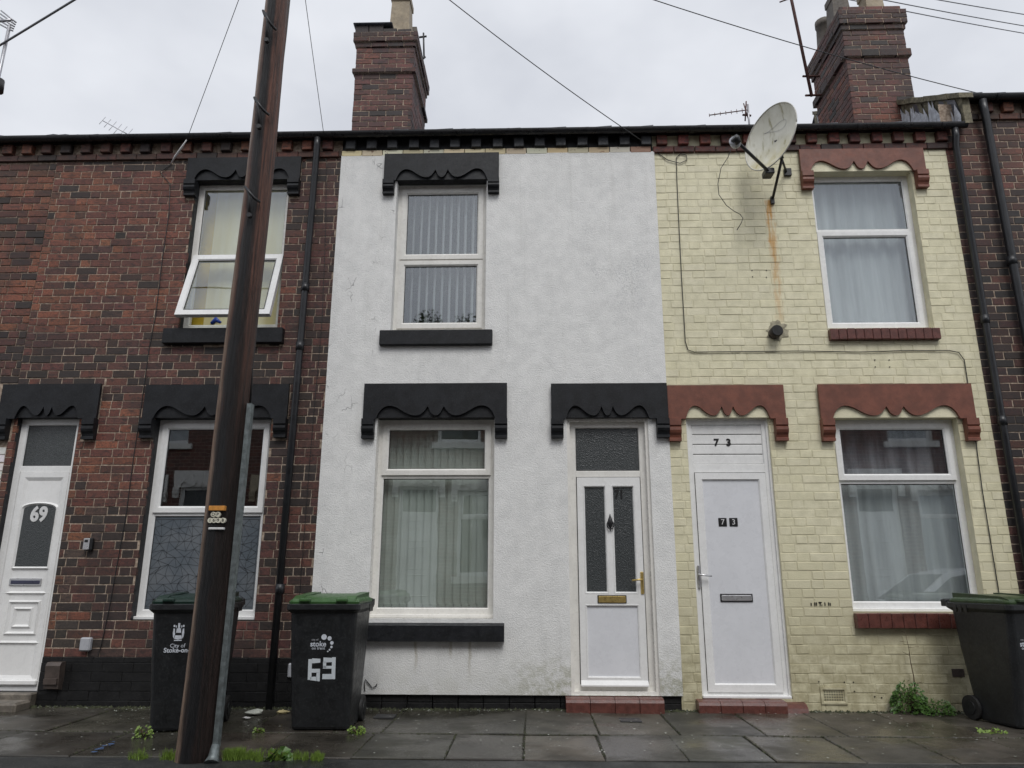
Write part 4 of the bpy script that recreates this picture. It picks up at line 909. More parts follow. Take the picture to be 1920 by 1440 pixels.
curtain('grey mottled curtain behind the top light of the cream house downstairs', o73l[0]-.05, o73l[1]+.05, zt-.0, o73l[3]+.05, .30, 'net_dark', 7, .03)
curtain('cream yellow curtain inside the open upstairs window of house 69', o69u[0]+.15, o69u[1]-.02, o69u[2]+.14, o69u[3]+.05, .25, 'curtain', 4, .008)
m = MB().quad((o69u[0]-.3, .30, o69u[2]-.2), (o69u[1]+.3, .30, o69u[2]-.2), (o69u[1]+.3, .30, o69u[3]+.2), (o69u[0]-.3, .30, o69u[3]+.2))
m.build('painted_board', 'yellowroom', h69)
bz = wp(405, 604, .25); bo = MB().tube([(bz.x-.05, .25, bz.z-.02), (bz.x, .25, bz.z+.03), (bz.x+.06, .25, bz.z-.01)], [.02, .035, .015], 8).build('toy', 'blue', None, origin=(bz.x, .25, bz.z-.03)); tag(bo, 'small bright blue object on the window ledge upstairs at house 69', 'ornament')

# ================================================================== TELEGRAPH POLE
PB, PT = Vector((wp(364, 1437, -2.0).x, -2.0, -.02)), Vector((wp(548, -230, -2.0).x, -2.0, 7.75))
pole = thing('telegraph_pole', 'tall brown timber telegraph pole standing at the kerb before house 69', 'telegraph pole', tuple(PB))
NS, NH = 40, 60; m = MB()
def pr_(t): return .127+(.092-.127)*t
for k in range(NH+1):
    t = k/NH; c = PB.lerp(PT, t)
    for j in range(NS):
        a = 2*math.pi*j/NS; r = pr_(t)*(1+.010*math.sin(5*a+t*3)+.006*math.sin(11*a-t*9)+U(-.005, .005))
        m.v.append((c.x+r*math.cos(a)+.006*math.sin(t*14), c.y+r*math.sin(a), c.z))
for k in range(NH):
    for j in range(NS): m.f.append((k*NS+j, k*NS+(j+1) % NS, (k+1)*NS+(j+1) % NS, (k+1)*NS+j))
m.f.append(tuple(NH*NS+j for j in range(NS))); shaft = m.build('shaft', 'timber', pole, smooth=True)
for (ax, ay), (bx_, by) in (((497, 28), (513, 52)), ((481, 190), (499, 212)), ((464, 356), (482, 376))):
    p, q = wp(ax, ay, -2.12), wp(bx_, by, -2.14); m = MB()
    m.tube([(p.x-.01, -2.10, p.z+.01), (p.x, -2.17, p.z), (q.x-.01, -2.18, q.z), (q.x+.01, -2.11, q.z+.005)], .011, 6)
    m.tube([(p.x+.02, -2.16, p.z-.02), (p.x+.045, -2.155, p.z-.10), (q.x-.045, -2.15, q.z-.12)], .014, 6)
    m.tube([(q.x-.045, -2.13, q.z-.135), (q.x-.045, -2.165, q.z-.135)], .02, 8); m.build('pole_step', 'darkmetal', pole)
cb = [wp(px, py, -1.98) for px, py in ((548, -200), (547, 0), (541, 60), (533, 130), (527, 195), (519, 260), (508, 380), (497, 480), (487, 600), (478, 690), (474, 760))]
MB().tube([(p.x-.020, p.y, p.z) for p in cb], .008, 6).build('down_cable', 'wire', pole)
ga, gb = wp(469, 757, -2.04), wp(404, 1402, -2.04)
d_ = .0175
m = MB(); m.v = [(ga.x-d_, -2.055, ga.z), (ga.x+d_, -2.055, ga.z), (ga.x+d_, -2.0, ga.z), (ga.x-d_, -2.0, ga.z), (gb.x-d_, -2.055, gb.z), (gb.x+d_, -2.055, gb.z), (gb.x+d_, -2.0, gb.z), (gb.x-d_, -2.0, gb.z)]
m.f = [(0, 1, 2, 3), (4, 7, 6, 5), (4, 5, 1, 0), (5, 6, 2, 1), (6, 7, 3, 2), (7, 4, 0, 3)]
gd = m.build('cable_guard', 'galv', pole)
MB().tube([(gb.x, -2.04, gb.z+.02), (gb.x-.0, -2.06, gb.z-.05), (gb.x+.004, -2.09, -.01)], [.026, .036, .052], 10).build('guard_foot', 'galv', gd)
def on_pole(px, py, r=.131):
    p = wp(px, py, -2.0-r); return p
c = on_pole(408, 952.5); oz = c.y
MB().box(c.x-.064, c.x+.052, c.y-.004, c.y+.03, c.z-.018, c.z+.016, .002).build('warning_plate', 'orange', pole)
for txt, cx, cy, st in (('DP', 404, 964.5, 8.2), ('1698', 405, 975.5, 8.0)):
    for k, ch in enumerate(txt):
        p = on_pole(cx+(k-(len(txt)-1)/2)*st, cy); yy = p.y-.002+abs(k-(len(txt)-1)/2)**2*.004
        d = MB().prism([(p.x+.0185*math.cos(a), p.z+.0185*math.sin(a)) for a in [i*math.pi/8 for i in range(16)]], yy, yy+.02).build('number_disc', 'ivory', pole)
        text('disc_character', ch, 'inkblack', d, facing(p.x, yy-.001, p.z), .033, .0008)
c = on_pole(405, 991); MB().box(c.x-.056, c.x+.054, c.y-.002, c.y+.03, c.z-.008, c.z+.008, .003).build('strip_plate', 'whiteplate', pole)
MB().box(PT.x-.16, PT.x+.16, -2.16, -2.10, 7.45, 7.55, .01).build('cable_bracket', 'darkmetal', pole)

# ================================================================== OVERHEAD AND WALL CABLES
HUB = Vector((PT.x, -2.13, 7.5))
def span(label, end, sag=.12, r=.0045, hub=HUB, mat='wire'):
    end = Vector(end); pts = []
    for k in range(25):
        t = k/24; p = hub.lerp(end, t); p.z -= sag*4*t*(1-t); pts.append(p)
    o = MB().tube(pts, r, 5).build('overhead_cable', mat, None, origin=hub); return tag(o, label, 'cable', 'overhead service cables')
span('thin cable from pole top down to the eaves of house 69', wp(350, 262, -.22), .02, .0035)
span('thin cable from pole top down to the gutter joint between 69 and 71', wp(608, 258, -.22), .015, .0035)
span('long slanting cable crossing the sky to the cream house eaves', wp(1204, 264, -.2), .10, .005)
e = wp(1905, 166, .2); span('cable crossing in front of the right chimney towards the right edge', HUB+(e-HUB)*1.25, .30, .005)
span('upper grey cable in the top right corner sky', wp(1990, 38, 4.0), .10, .008, mat='wiregrey')
span('middle grey cable in the top right corner sky', wp(1990, 60, 4.5), .12, .008, mat='wiregrey')
span('lower grey cable in the top right corner sky', wp(1990, 74, 4.8), .14, .008, mat='wiregrey')
span('thick grey cable in the top left corner sky', wp(-60, 121, -1.2), .02, .011, mat='wiregrey')
ins = wp(329, 292, -.1); o = MB().tube([wp(350, 262, -.22), wp(338, 280, -.16), wp(328, 294, -.1), wp(320, 308, -.05)], [.005, .012, .012, .006], 7).build('cable_clamp', 'whiteplate', None, origin=ins); tag(o, 'small pale cable clamp hanging below eaves of house 69', 'cable clamp')
def wallcable(label, pts, r=.0045, y=-.012):
    o = MB().tube([wp(px, py, y) for px, py in pts], r, 6).build('wall_cable', 'wire', None, origin=wp(*pts[-1], y)); return tag(o, label, 'cable', 'cables clipped to the walls')
wallcable('black cable running down the red brick front of house 69', [(322, 306), (308, 318), (300, 322), (319, 345), (317, 400), (305, 480), (292, 590), (280, 650), (265, 760), (250, 860), (237, 960), (221, 1050), (203, 1150), (192, 1200), (182, 1240), (172, 1250)])
wallcable('black cable with a loop framing the left and middle of the cream wall', [(1200, 266), (1230, 285), (1252, 300), (1275, 306), (1288, 300), (1287, 291), (1276, 288), (1268, 296), (1269, 330), (1272, 400), (1278, 520), (1285, 640), (1290, 656), (1302, 660), (1400, 659), (1500, 658), (1610, 660), (1700, 657), (1780, 657), (1798, 661), (1808, 675), (1812, 700), (1822, 770), (1830, 830), (1842, 920), (1855, 1000), (1868, 1080), (1876, 1130), (1890, 1240)])
wallcable('thin black cable hanging right of the downpipe on house 69', [(614, 270), (612, 300), (611, 420), (604, 600), (588, 780), (578, 900), (563, 1100), (549, 1240)], .003)
wallcable('loose cable dangling from the satellite dish arm', [(1371, 280), (1365, 295), (1352, 315), (1346, 345), (1348, 365), (1362, 385), (1375, 395), (1388, 402), (1393, 409), (1390, 418), (1382, 431)], .004, -.10)
m = wallcable('short frayed cable end at the foot of the white wall', [(684, 1296), (683, 1282), (685, 1274), (690, 1280), (698, 1290), (704, 1287), (707, 1282)], .005, -.04)

# ================================================================== SATELLITE DISH
dc = wp(1444, 256, -.50)
dish = thing('satellite_dish', 'stained cream satellite dish on black bracket above the rust streak', 'satellite dish', tuple(wp(1452, 372, 0)))
nrm = Vector((-.86, -.50, .13)).normalized(); up = Vector((.20, 0, 1)); up = (up-nrm*up.dot(nrm)).normalized(); rt = up.cross(nrm)
m = MB(); NR, NA = 8, 40; A_, B_ = .345, .37
for side, off in ((0, 0.0), (1, -.008)):
    base = len(m.v)
    for i in range(NR+1):
        q = i/NR
        for j in range(NA):
            a = 2*math.pi*j/NA; dep = -.085*(1-q*q)+off
            m.v.append(tuple(dc+rt*(A_*q*math.cos(a))+up*(B_*q*math.sin(a))+nrm*dep))
    for i in range(NR):
        for j in range(NA):
            p = [base+i*NA+j, base+i*NA+(j+1) % NA, base+(i+1)*NA+(j+1) % NA, base+(i+1)*NA+j]; m.f.append(tuple(p if side == 0 else p[::-1]))
m.build('reflector', 'dish', dish, smooth=True)
rim = MB().tube([dc+rt*(A_*math.cos(a))+up*(B_*math.sin(a)) for a in [2*math.pi*k/48 for k in range(49)]], .007, 6).build('rim', pmat('dish rim', (.50, .49, .44), .45), dish)
# faint worn emblem outline on the reflector
m = MB(); oc = dc+up*.13-rt*.0; pts = []
for k in range(33):
    a = 2*math.pi*k/32; p = oc+rt*(.15*math.cos(a))+up*(.032*math.sin(a)+.02*math.sin(2*a)); rr = ((p-dc).dot(rt)/A_)**2+((p-dc).dot(up)/B_)**2; pts.append(p+nrm*(-.085*(1-rr)+.003))
m.tube(pts, .0014, 4, False).build('emblem', 'greybox', dish)
lnb = wp(1376, 260, -1.02); ab = wp(1442, 322, -.50)
MB().tube([ab, ab.lerp(lnb, .9)], .017, 6).build('arm', 'darkmetal', dish)
MB().box(ab.x-.045, ab.x+.05, ab.y-.03, ab.y+.10, ab.z-.03, ab.z+.035, .008).build('arm_foot', 'darkmetal', dish)
l = MB().tube([lnb+Vector((.05, .03, -.035)), lnb+Vector((.02, .01, .0)), lnb+Vector((.0, .0, .015))], [.03, .045, .040], 10).build('receiver', 'wire', dish)
MB().tube([lnb+Vector((.0, .02, .0)), lnb+Vector((.035, .07, -.01)), lnb+Vector((.05, .095, -.015))], [.045, .052, .042], 12).build('receiver_cap', 'greybox', dish)
fw = wp(1449, 372, -.03); kn = wp(1466, 298, -.36)
MB().tube([fw, kn], .015, 6).tube([wp(1474, 322, -.02), kn], .013, 6).box(wp(1474, 322).x-.03, wp(1474, 322).x+.05, -.03, 0, wp(1474, 322).z-.06, wp(1474, 322).z+.03, .004).box(fw.x-.02, fw.x+.02, -.03, 0, fw.z-.06, fw.z+.03, .004).build('wall_bracket', 'darkmetal', dish)
MB().tube([kn, dc-nrm*.09], .024, 8).build('back_clamp', 'darkmetal', dish)

# ================================================================== AERIALS
def yagi(t, a, b, n, half, vec, mat='alu', r=.006):
    a, b = Vector(a), Vector(b); MB().tube([a, b], r, 6).build('boom', mat, t)
    for k in range(n):
        p = a.lerp(b, k/(n-1)); MB().tube([p-vec*half*(1-.35*(1-k/(n-1))), p+vec*half*(1-.35*(1-k/(n-1)))], r*.6, 5).build('element', mat, t)
y_ = 4.2; a, b = wp(1330, 216, y_), wp(1402, 206, y_)
t = thing('television_aerial', 'horizontal television aerial on short mast behind the satellite dish', 'aerial', tuple(wp(1406, 240, y_)))
yagi(t, a, b, 8, .09, Vector((.15, .5, .85)).normalized(), 'rust', .01); MB().tube([wp(1406, 250, y_), wp(1402, 196, y_)], .018, 8).build('mast', 'alu', t)
p = wp(1399, 212, y_); MB().tube([p+Vector((-.03, 0, -.16)), p+Vector((.02, 0, .24))], .012, 6).tube([p+Vector((.04, 0, -.17)), p+Vector((-.03, 0, .2))], .01, 6).tube([p+Vector((-.05, .05, 0)), p+Vector((.1, .05, -.02))], .02, 6).build('reflector', 'rust', t)
y_ = 4.2; a, b = wp(192, 226, y_), wp(240, 252, y_)
t = thing('television_aerial', 'small slanting television aerial peeping over the roof at left', 'aerial', tuple(b)); yagi(t, a, b, 6, .16, Vector((.25, .3, .9)).normalized(), 'alu', .008)
y_ = -1.3; a, b = wp(18, 48, y_), wp(-8, 168, y_)
t = thing('television_aerial', 'pole mounted aerial with stacked bars at the top left edge', 'aerial', tuple(b))
MB().tube([a, b, b+(b-a)*.5], .016, 8).build('mast', 'alu', t)
for k in range(5):
    p, q = wp(2-k*1.5, 20+k*6, y_), wp(30-k*1.5, 42+k*4, y_); MB().tube([p, q], .008, 6).build('element', 'alu', t)
MB().tube([wp(-8, 40, y_), wp(22, 38, y_)], .016, 6).build('boom', 'alu', t); MB().tube([wp(-2, 150, y_), wp(-5, 172, y_)], .05, 10).build('clamp', 'darkmetal', t)
y_ = 1.35; a, b = wp(1483, -5, y_), wp(1522, 180, y_)
t = thing('television_aerial', 'rusty leaning aerial mast bracketed to the right chimney', 'aerial', tuple(b))
MB().tube([a+(a-b)*.35, a, b], .022, 8).build('mast', 'rust', t)
for (px, py), (qx, qy) in (((1506, 143), (1536, 143)), ((1511, 179), (1540, 178))): MB().tube([wp(px, py, y_), wp(qx, qy, y_+.25)], .016, 6).build('bracket', 'rust', t)
MB().tube([wp(1462, 4, y_), wp(1484, -4, y_)], .01, 6).build('element', 'rust', t)
y_ = 2.0; t = thing('television_aerial', 'small broken aerial bracket on the flank of the left chimney', 'aerial', tuple(wp(796, 110, y_)))
MB().tube([wp(795, 105, y_), wp(794, 62, y_)], .014, 6).build('mast', 'darkmetal', t); MB().tube([wp(786, 70, y_), wp(800, 68, y_)], .016, 6).build('bracket', 'darkmetal', t); MB().tube([wp(797, 106, y_), wp(790, 112, y_)], .02, 6).build('bracket', 'darkmetal', t)

# ================================================================== WHEELIE BINS
def rr(wx, dy, cy, z, r=.05, n=4):
    out = []
    for sx, sy, a0 in ((1, -1, -90), (1, 1, 0), (-1, 1, 90), (-1, -1, 180)):
        for k in range(n+1):
            a = math.radians(a0+90*k/n); out.append((sx*(wx/2-r)+r*math.cos(a), cy+sy*(dy/2-r)+r*math.sin(a), z))
    return out
def loft(mb, rings, caps=True):
    n = len(rings[0]); i = len(mb.v)
    for r in rings: mb.v += r
    for k in range(len(rings)-1):
        for j in range(n): mb.f.append((i+k*n+j, i+k*n+(j+1) % n, i+(k+1)*n+(j+1) % n, i+(k+1)*n+j))
    if caps: mb.f.append(tuple(i+n-1-j for j in range(n))); mb.f.append(tuple(i+(len(rings)-1)*n+j for j in range(n)))
    return mb
def wheelie(label, lid, loc, rotz):
    """local frame: front faces -y, wheels at the rear (+y)"""
    t = thing('wheelie_bin', label, 'wheelie bin', (0, 0, 0), 'black wheeled rubbish bins')
    m = loft(MB(), [rr(.46, .40, .01, .012, .04), rr(.47, .43, .015, .03, .05), rr(.485, .50, .02, .22, .05), rr(.52, .60, .015, .60, .05), rr(.545, .655, .01, .93, .05)])
    body = m.build('body', 'bin', t)
    m = loft(MB(), [rr(.545, .655, .01, .905, .05), rr(.585, .70, .012, .925, .05), rr(.60, .725, .012, .935, .05), rr(.60, .725, .012, .972, .05), rr(.585, .71, .012, .978, .05)]); m.build('rim', 'bin', t)
    m = MB()
    for sx in (-1, 1):
        for k in range(3): m.box(sx*.300-.004, sx*.300+.004, .10+k*.06, .135+k*.06, .90, .96)
    m.build('rim_slots', 'inkblack', t)
    # lid: flat skirt, raised back, central recessed panel with two finger lugs
    m = loft(MB(), [rr(.575, .66, .0, .979, .04), rr(.580, .665, .0, .995, .04), rr(.56, .64, .005, 1.010, .05), rr(.50, .57, .02, 1.028, .06), rr(.42, .46, .05, 1.040, .06)])
    ld = m.build('lid', lid, t)
    MB().xprism([(-.28, 1.0), (.2, 1.0), (.2, 1.050), (-.24, 1.030)], -.155, .155).build('lid_panel', lid, ld)
    for sx in (-1, 1):
        MB().xprism([(-.325, 1.0), (.30, 1.0), (.30, 1.060), (.05, 1.052), (-.24, 1.040), (-.31, 1.018)], sx*.215-.04, sx*.215+.04).build('lid_rib', lid, ld)
        MB().box(sx*.15-.045, sx*.15+.045, -.355, -.30, .992, 1.022, .008).build('lid_grip', lid, ld)
    MB().tube([(-.27, .40, .99), (.27, .40, .99)], .016, 8).box(-.29, -.25, .34, .42, .94, 1.0, .006).box(.25, .29, .34, .42, .94, 1.0, .006).build('handle', 'bin', t)
    for sx in (-1, 1):
        w_ = MB().tube([(sx*.215, .265, .1), (sx*.265, .265, .1)], .10, 20).build('wheel', 'rubber', t)
        MB().tube([(sx*.262, .265, .1), (sx*.272, .265, .1)], .055, 12).build('hub', 'bin', w_)
    MB().tube([(-.22, .265, .1), (.22, .265, .1)], .012, 6).build('axle', 'darkmetal', t)
    t.location = (0, 0, 0)
    return t
def fy(z): return .015-(.60+(.655-.60)*(z-.6)/.33)/2 if z > .6 else (.02-(.50+(.10)*(z-.22)/.38)/2)
def on_front(z, x=0.0):
    th = math.atan2(fy(.8)-fy(.65), .15) if z > .6 else math.atan2(fy(.55)-fy(.3), .25)
    return Matrix.Translation((x, fy(z)-.003, z)) @ Matrix.Rotation(-th, 4, 'X') @ FRONT
def disc(t, x, z, r, mat='print', name='logo_dot'):
    m = MB(); m.v = [tuple(on_front(z, x) @ Vector((r*math.cos(a), r*math.sin(a), .001))) for a in [k*math.pi/8 for k in range(16)]]; m.f = [tuple(range(16))]; m.build(name, mat, t)
def stokelogo(t, x, z):
    text('logo_word', 'stoke', 'print', t, on_front(z, x), .058, .0005, .001); text('logo_word', 'on trent', 'print', t, on_front(z-.032, x+.003), .032, .0005); text('logo_word', 'city of', 'greybox', t, on_front(z+.034, x-.028), .022, .0005)
    for dx, dz, r in ((.045, .055, .022), (.090, .045, .017), (.110, .010, .0145), (.108, -.022, .010), (.094, -.043, .0075), (.080, -.056, .006)): disc(t, x+dx, z+dz, r)
def flat(t, z0, polys, name, mat, x=0.0, k=1.0):
    m = MB()
    for poly in polys:
        m.poly([tuple(on_front(z0, x) @ Vector((a*k, b*k, .002))) for a, b in poly])
    return m.build(name, mat, t)
B = lambda x0, x1, z0, z1, s=0: [(x0, z0+s), (x1, z0-s), (x1, z1), (x0, z1-s)]
b2 = wheelie('black wheelie bin with bright green lid and white taped number 69', 'binlid', (0, 0, 0), 0)
stokelogo(b2, -.03, .665)
flat(b2, .48, [B(-.105, -.075, -.09, .07), B(-.075, -.008, .04, .073, -.003), B(-.075, -.008, -.035, -.005), B(-.036, -.008, -.10, -.035, .003), B(-.085, -.03, -.096, -.065, .003)], 'taped_digit_six', 'tape', 0, 1.0)
flat(b2, .48, [B(.085, .115, -.085, .085), B(.016, .086, .045, .080, -.003), B(.014, .04, .0, .05), B(.014, .086, -.004, .018), B(.012, .086, -.085, -.045)], 'taped_digit_nine', 'tape', 0, 1.0)
p = gp(612, 1371); b2.location = (p.x-.065, p.y+.20, 0); b2.rotation_euler = (0, 0, math.radians(2))
b1 = wheelie('black wheelie bin with dark green lid partly hidden behind the telegraph pole', 'binlid_dark', (0, 0, 0), 0)
text('logo_word', 'City of', 'print', b1, on_front(.655, -.055), .042, .0005); text('logo_word', 'Stoke-on-Trent', 'print', b1, on_front(.62, -.0), .050, .0005, .0012)
cr_ = [B(-.030, .030, -.062, -.054), B(-.008, .008, .040, .075), [(-.030, -.045), (0, -.052), (.030, -.045), (.024, -.02), (-.024, -.02)], [(-.020, .0), (.020, .0), (.016, .03), (0, .045), (-.016, .03)]]
for s_ in (-1, 1): cr_ += [[(s_*.034, -.045), (s_*.026, -.01), (s_*.030, .03), (s_*.040, .035), (s_*.044, .0), (s_*.040, -.03)], [(s_*.028, .045), (s_*.042, .045), (s_*.042, .06), (s_*.03, .062)], [(s_*.020, .032), (s_*.026, .055), (s_*.016, .056)]]
flat(b1, .755, cr_, 'crest', 'print', -.055)
p = gp(345, 1373); b1.location = (p.x-.075, p.y+.20, 0); b1.rotation_euler = (0, 0, math.radians(9))
b3 = wheelie('black wheelie bin with olive green lid and sooty patches at right edge', 'binlid_olive', (0, 0, 0), 0)
stokelogo(b3, -.13, .665)
p = gp(1890, 1368); b3.location = (p.x+.27, p.y+.22, 0); b3.rotation_euler = (0, 0, math.radians(12))

# ================================================================== PLANTS, LITTER
def leafy(mb, p, n, spread, h, size, droop=.3):
    for _ in range(n):
        a = U(0, 2*math.pi); r = spread*math.sqrt(U(0, 1)); c = Vector(p)+Vector((r*math.cos(a), r*math.sin(a)*.7, h*U(.05, 1)*(1-.55*(r/spread)**2)))
        d = Vector((math.cos(a)*U(.3, 1), math.sin(a)*U(.3, 1)-.25, U(-.3, .8))).normalized(); s = d.orthogonal().normalized(); L_ = size*U(.6, 1.2); W_ = L_*U(.3, .5)
        mb.quad(tuple(c), tuple(c+d*L_*.5+s*W_), tuple(c+d*L_+Vector((0, 0, -droop*L_))), tuple(c+d*L_*.5-s*W_))
def weed(name, label, p, n, spread, h, size, mat='leaf', group=None):
    t = thing(name, label, 'weed', tuple(p), group); m = MB(); leafy(m, p, n, spread, h, size); m.build('leaves', mat, t)
    m = MB()
    for _ in range(6): a = U(0, 6.28); m.tube([tuple(p), tuple(Vector(p)+Vector((spread*.6*math.cos(a), spread*.4*math.sin(a), h*.7)))], .003, 4)
    m.build('stems', 'stem', t); return t
p = gp(1722, 1345); wd = weed('weed', 'bushy green weed growing at the foot of the cream wall', (p.x+.02, -.10, 0), 620, .15, .28, .036)
m = MB(); leafy(m, (p.x+.25, -.12, 0), 300, .14, .13, .034); m.build('leaves', 'leaf', wd)
st = [wp(px, py, -.06) for px, py in ((1716, 1300), (1713, 1268), (1707, 1240), (1704, 1215), (1697, 1185))]
m = MB().tube(st, [.006, .005, .004, .003, .002], 5)
for (ax, ay), (bx_, by) in (((1707, 1230), (1692, 1222)), ((1704, 1214), (1723, 1212)), ((1701, 1204), (1687, 1202)), ((1697, 1186), (1690, 1184)), ((1715, 1285), (1728, 1278))): m.tube([wp(ax, ay, -.06), wp(bx_, by, -.09)], .0022, 4)
m.build('dead_stalk', 'stem', wd)
p = gp(268, 1383); weed('weed', 'small pale weed in the paving joint left of the pole', p, 70, .06, .09, .028, 'leafbright')
p = gp(668, 1376); weed('weed', 'small pale weed at the foot of the green lidded bin', p, 110, .06, .06, .024, 'leafbright')
p = gp(485, 1374); weed('weed', 'tiny grass tuft in paving joint between the two left bins', p, 50, .04, .04, .022, 'leafbright')
p = gp(1860, 1373); weed('weed', 'scattered pale leaves on pavement before the right bin', p, 40, .11, .02, .035, 'leafbright')
m = MB()
def tuft(x, y, h):
    a = U(0, 6.28); w_ = U(.002, .004); ln = Vector((U(-.4, .4), U(-.5, .3), 1)).normalized()*h*U(.6, 1.3)
    m.quad((x-w_*math.cos(a), y-w_*math.sin(a), -.02), (x+w_*math.cos(a), y+w_*math.sin(a), -.02), (x+ln.x+.0006, y+ln.y, ln.z), (x+ln.x-.0006, y+ln.y, ln.z))
xa, xb = gp(415, 1427).x, gp(600, 1427).x
cen = [(U(0, 1), rng.gauss(0, .022), U(.5, 1.4)) for _ in range(48)]
for _ in range(2800):
    t_, dy_, hk = rng.choice(cen); t_ = min(1, max(0, t_+rng.gauss(0, .018))); tuft(xa+(xb-xa)*t_, KY-.035+dy_+rng.gauss(0, .014), .050*hk*(1-.45*t_))
xa, xb = gp(215, 1434).x, gp(335, 1434).x
cen = [(U(xa, xb), U(.4, 1.3)) for _ in range(14)]
for _ in range(700): c_x, hk = rng.choice(cen); tuft(c_x+rng.gauss(0, .015), KY-.05+rng.gauss(0, .022), .042*hk)
o = m.build('grass', 'leafbright'); o['kind'] = 'stuff'; o['label'] = 'bright green grass strip growing along the kerb edge'; o['category'] = 'grass'
p = gp(510, 1428); weed('weed', 'broad leaved weed in the kerb grass right of the pole', (p.x, KY-.05, 0), 26, .07, .06, .06, 'leaf')
def crumple(name, label, p, s, mat):
    bm = bmesh.new(); bmesh.ops.create_icosphere(bm, subdivisions=2, radius=s)
    for v in bm.verts: v.co = Vector((v.co.x*U(.7, 1.4), v.co.y*U(.5, 1.1), v.co.z*U(.15, .5)+s*.3))+Vector(p)
    tag(MB().bm(bm).build(name, mat, None, origin=p), label, 'litter')
crumple('litter', 'crumpled pale green plastic litter by the dark plinth', gp(478, 1340), .07, 'litter'); crumple('litter', 'scrap of yellowed paper litter beside the green lidded bin', gp(530, 1338), .05, 'litteryellow')
crumple('litter', 'tiny white litter scrap under the left bins', gp(462, 1348), .03, 'whiteplate')
m = MB()
for k in range(11): q = gp(178+k*3.6+U(-2, 2), 1410-k*1.6+U(-2, 2)); r_ = U(.008, .022); m.poly([(q.x+r_*1.4*math.cos(a)*U(.6, 1.2), q.y+r_*math.sin(a)*U(.6, 1.2), .0075+k*.0002) for a in [i*math.pi/4 for i in range(8)]])
m.build('paint_mark', 'bluepaint', pave)
for px, py, lb in ((722, 1344, ''), (1182, 1351, '')):
    q = gp(px, py); cv = MB().box(q.x-.09, q.x+.09, q.y-.08, q.y+.08, -.01, .0085, .002).build('water_cover', 'darkmetal', pave)
m = MB()
for k in range(620):
    x, y = U(-5, 5), (U(-1.9, -.05) if k % 2 else -.05-abs(rng.gauss(0, .10))); r_ = U(.003, .010); a0 = U(0, 6)
    m.poly([(x+r_*math.cos(a0+a)*U(.7, 1.3), y+r_*math.sin(a0+a)*U(.7, 1.3), .0085+U(0, .002)) for a in (0, 1.3, 2.6, 3.9, 5.1)])
o = m.build('debris', 'litter', pave); o['kind'] = 'stuff'
# moss and soil gathered along the wall foot and in the slab joints
m = MB()
def clod(x, y, r_, h_):
    i = len(m.v); n_ = 6; a0 = U(0, 6)
    m.v += [(x+r_*U(.7, 1.3)*math.cos(a0+a*math.pi/3), y+r_*U(.5, 1)*math.sin(a0+a*math.pi/3), -.004) for a in range(n_)]+[(x+U(-.3, .3)*r_, y+U(-.3, .3)*r_, h_)]
    m.f += [(i+a, i+(a+1) % n_, i+n_) for a in range(n_)]
for _ in range(1500):
    x = U(-5.4, 5.2); y = -.03-abs(rng.gauss(0, .028)); clod(x, y, U(.006, .026), U(.006, .022))
for _ in range(700):
    x = U(-5, 5); clod(x, -1.128+rng.gauss(0, .006), U(.004, .010), U(.003, .007))
for q in bx[2:-2]:
    for _ in range(26): clod(q+rng.gauss(0, .005), U(-1.1, -.05), U(.004, .010), U(.003, .007))
for q in fx[3:-3]:
    for _ in range(22): clod(q+rng.gauss(0, .005), U(-1.9, -1.15), U(.004, .010), U(.003, .007))
M['mossy'] = pmat('moss and soil', (.035, .040, .018), .9, .5, 25, .5, 60, .003, dcol=(.02, .017, .012))
o = m.build('moss', 'mossy', pave); o['kind'] = 'stuff'

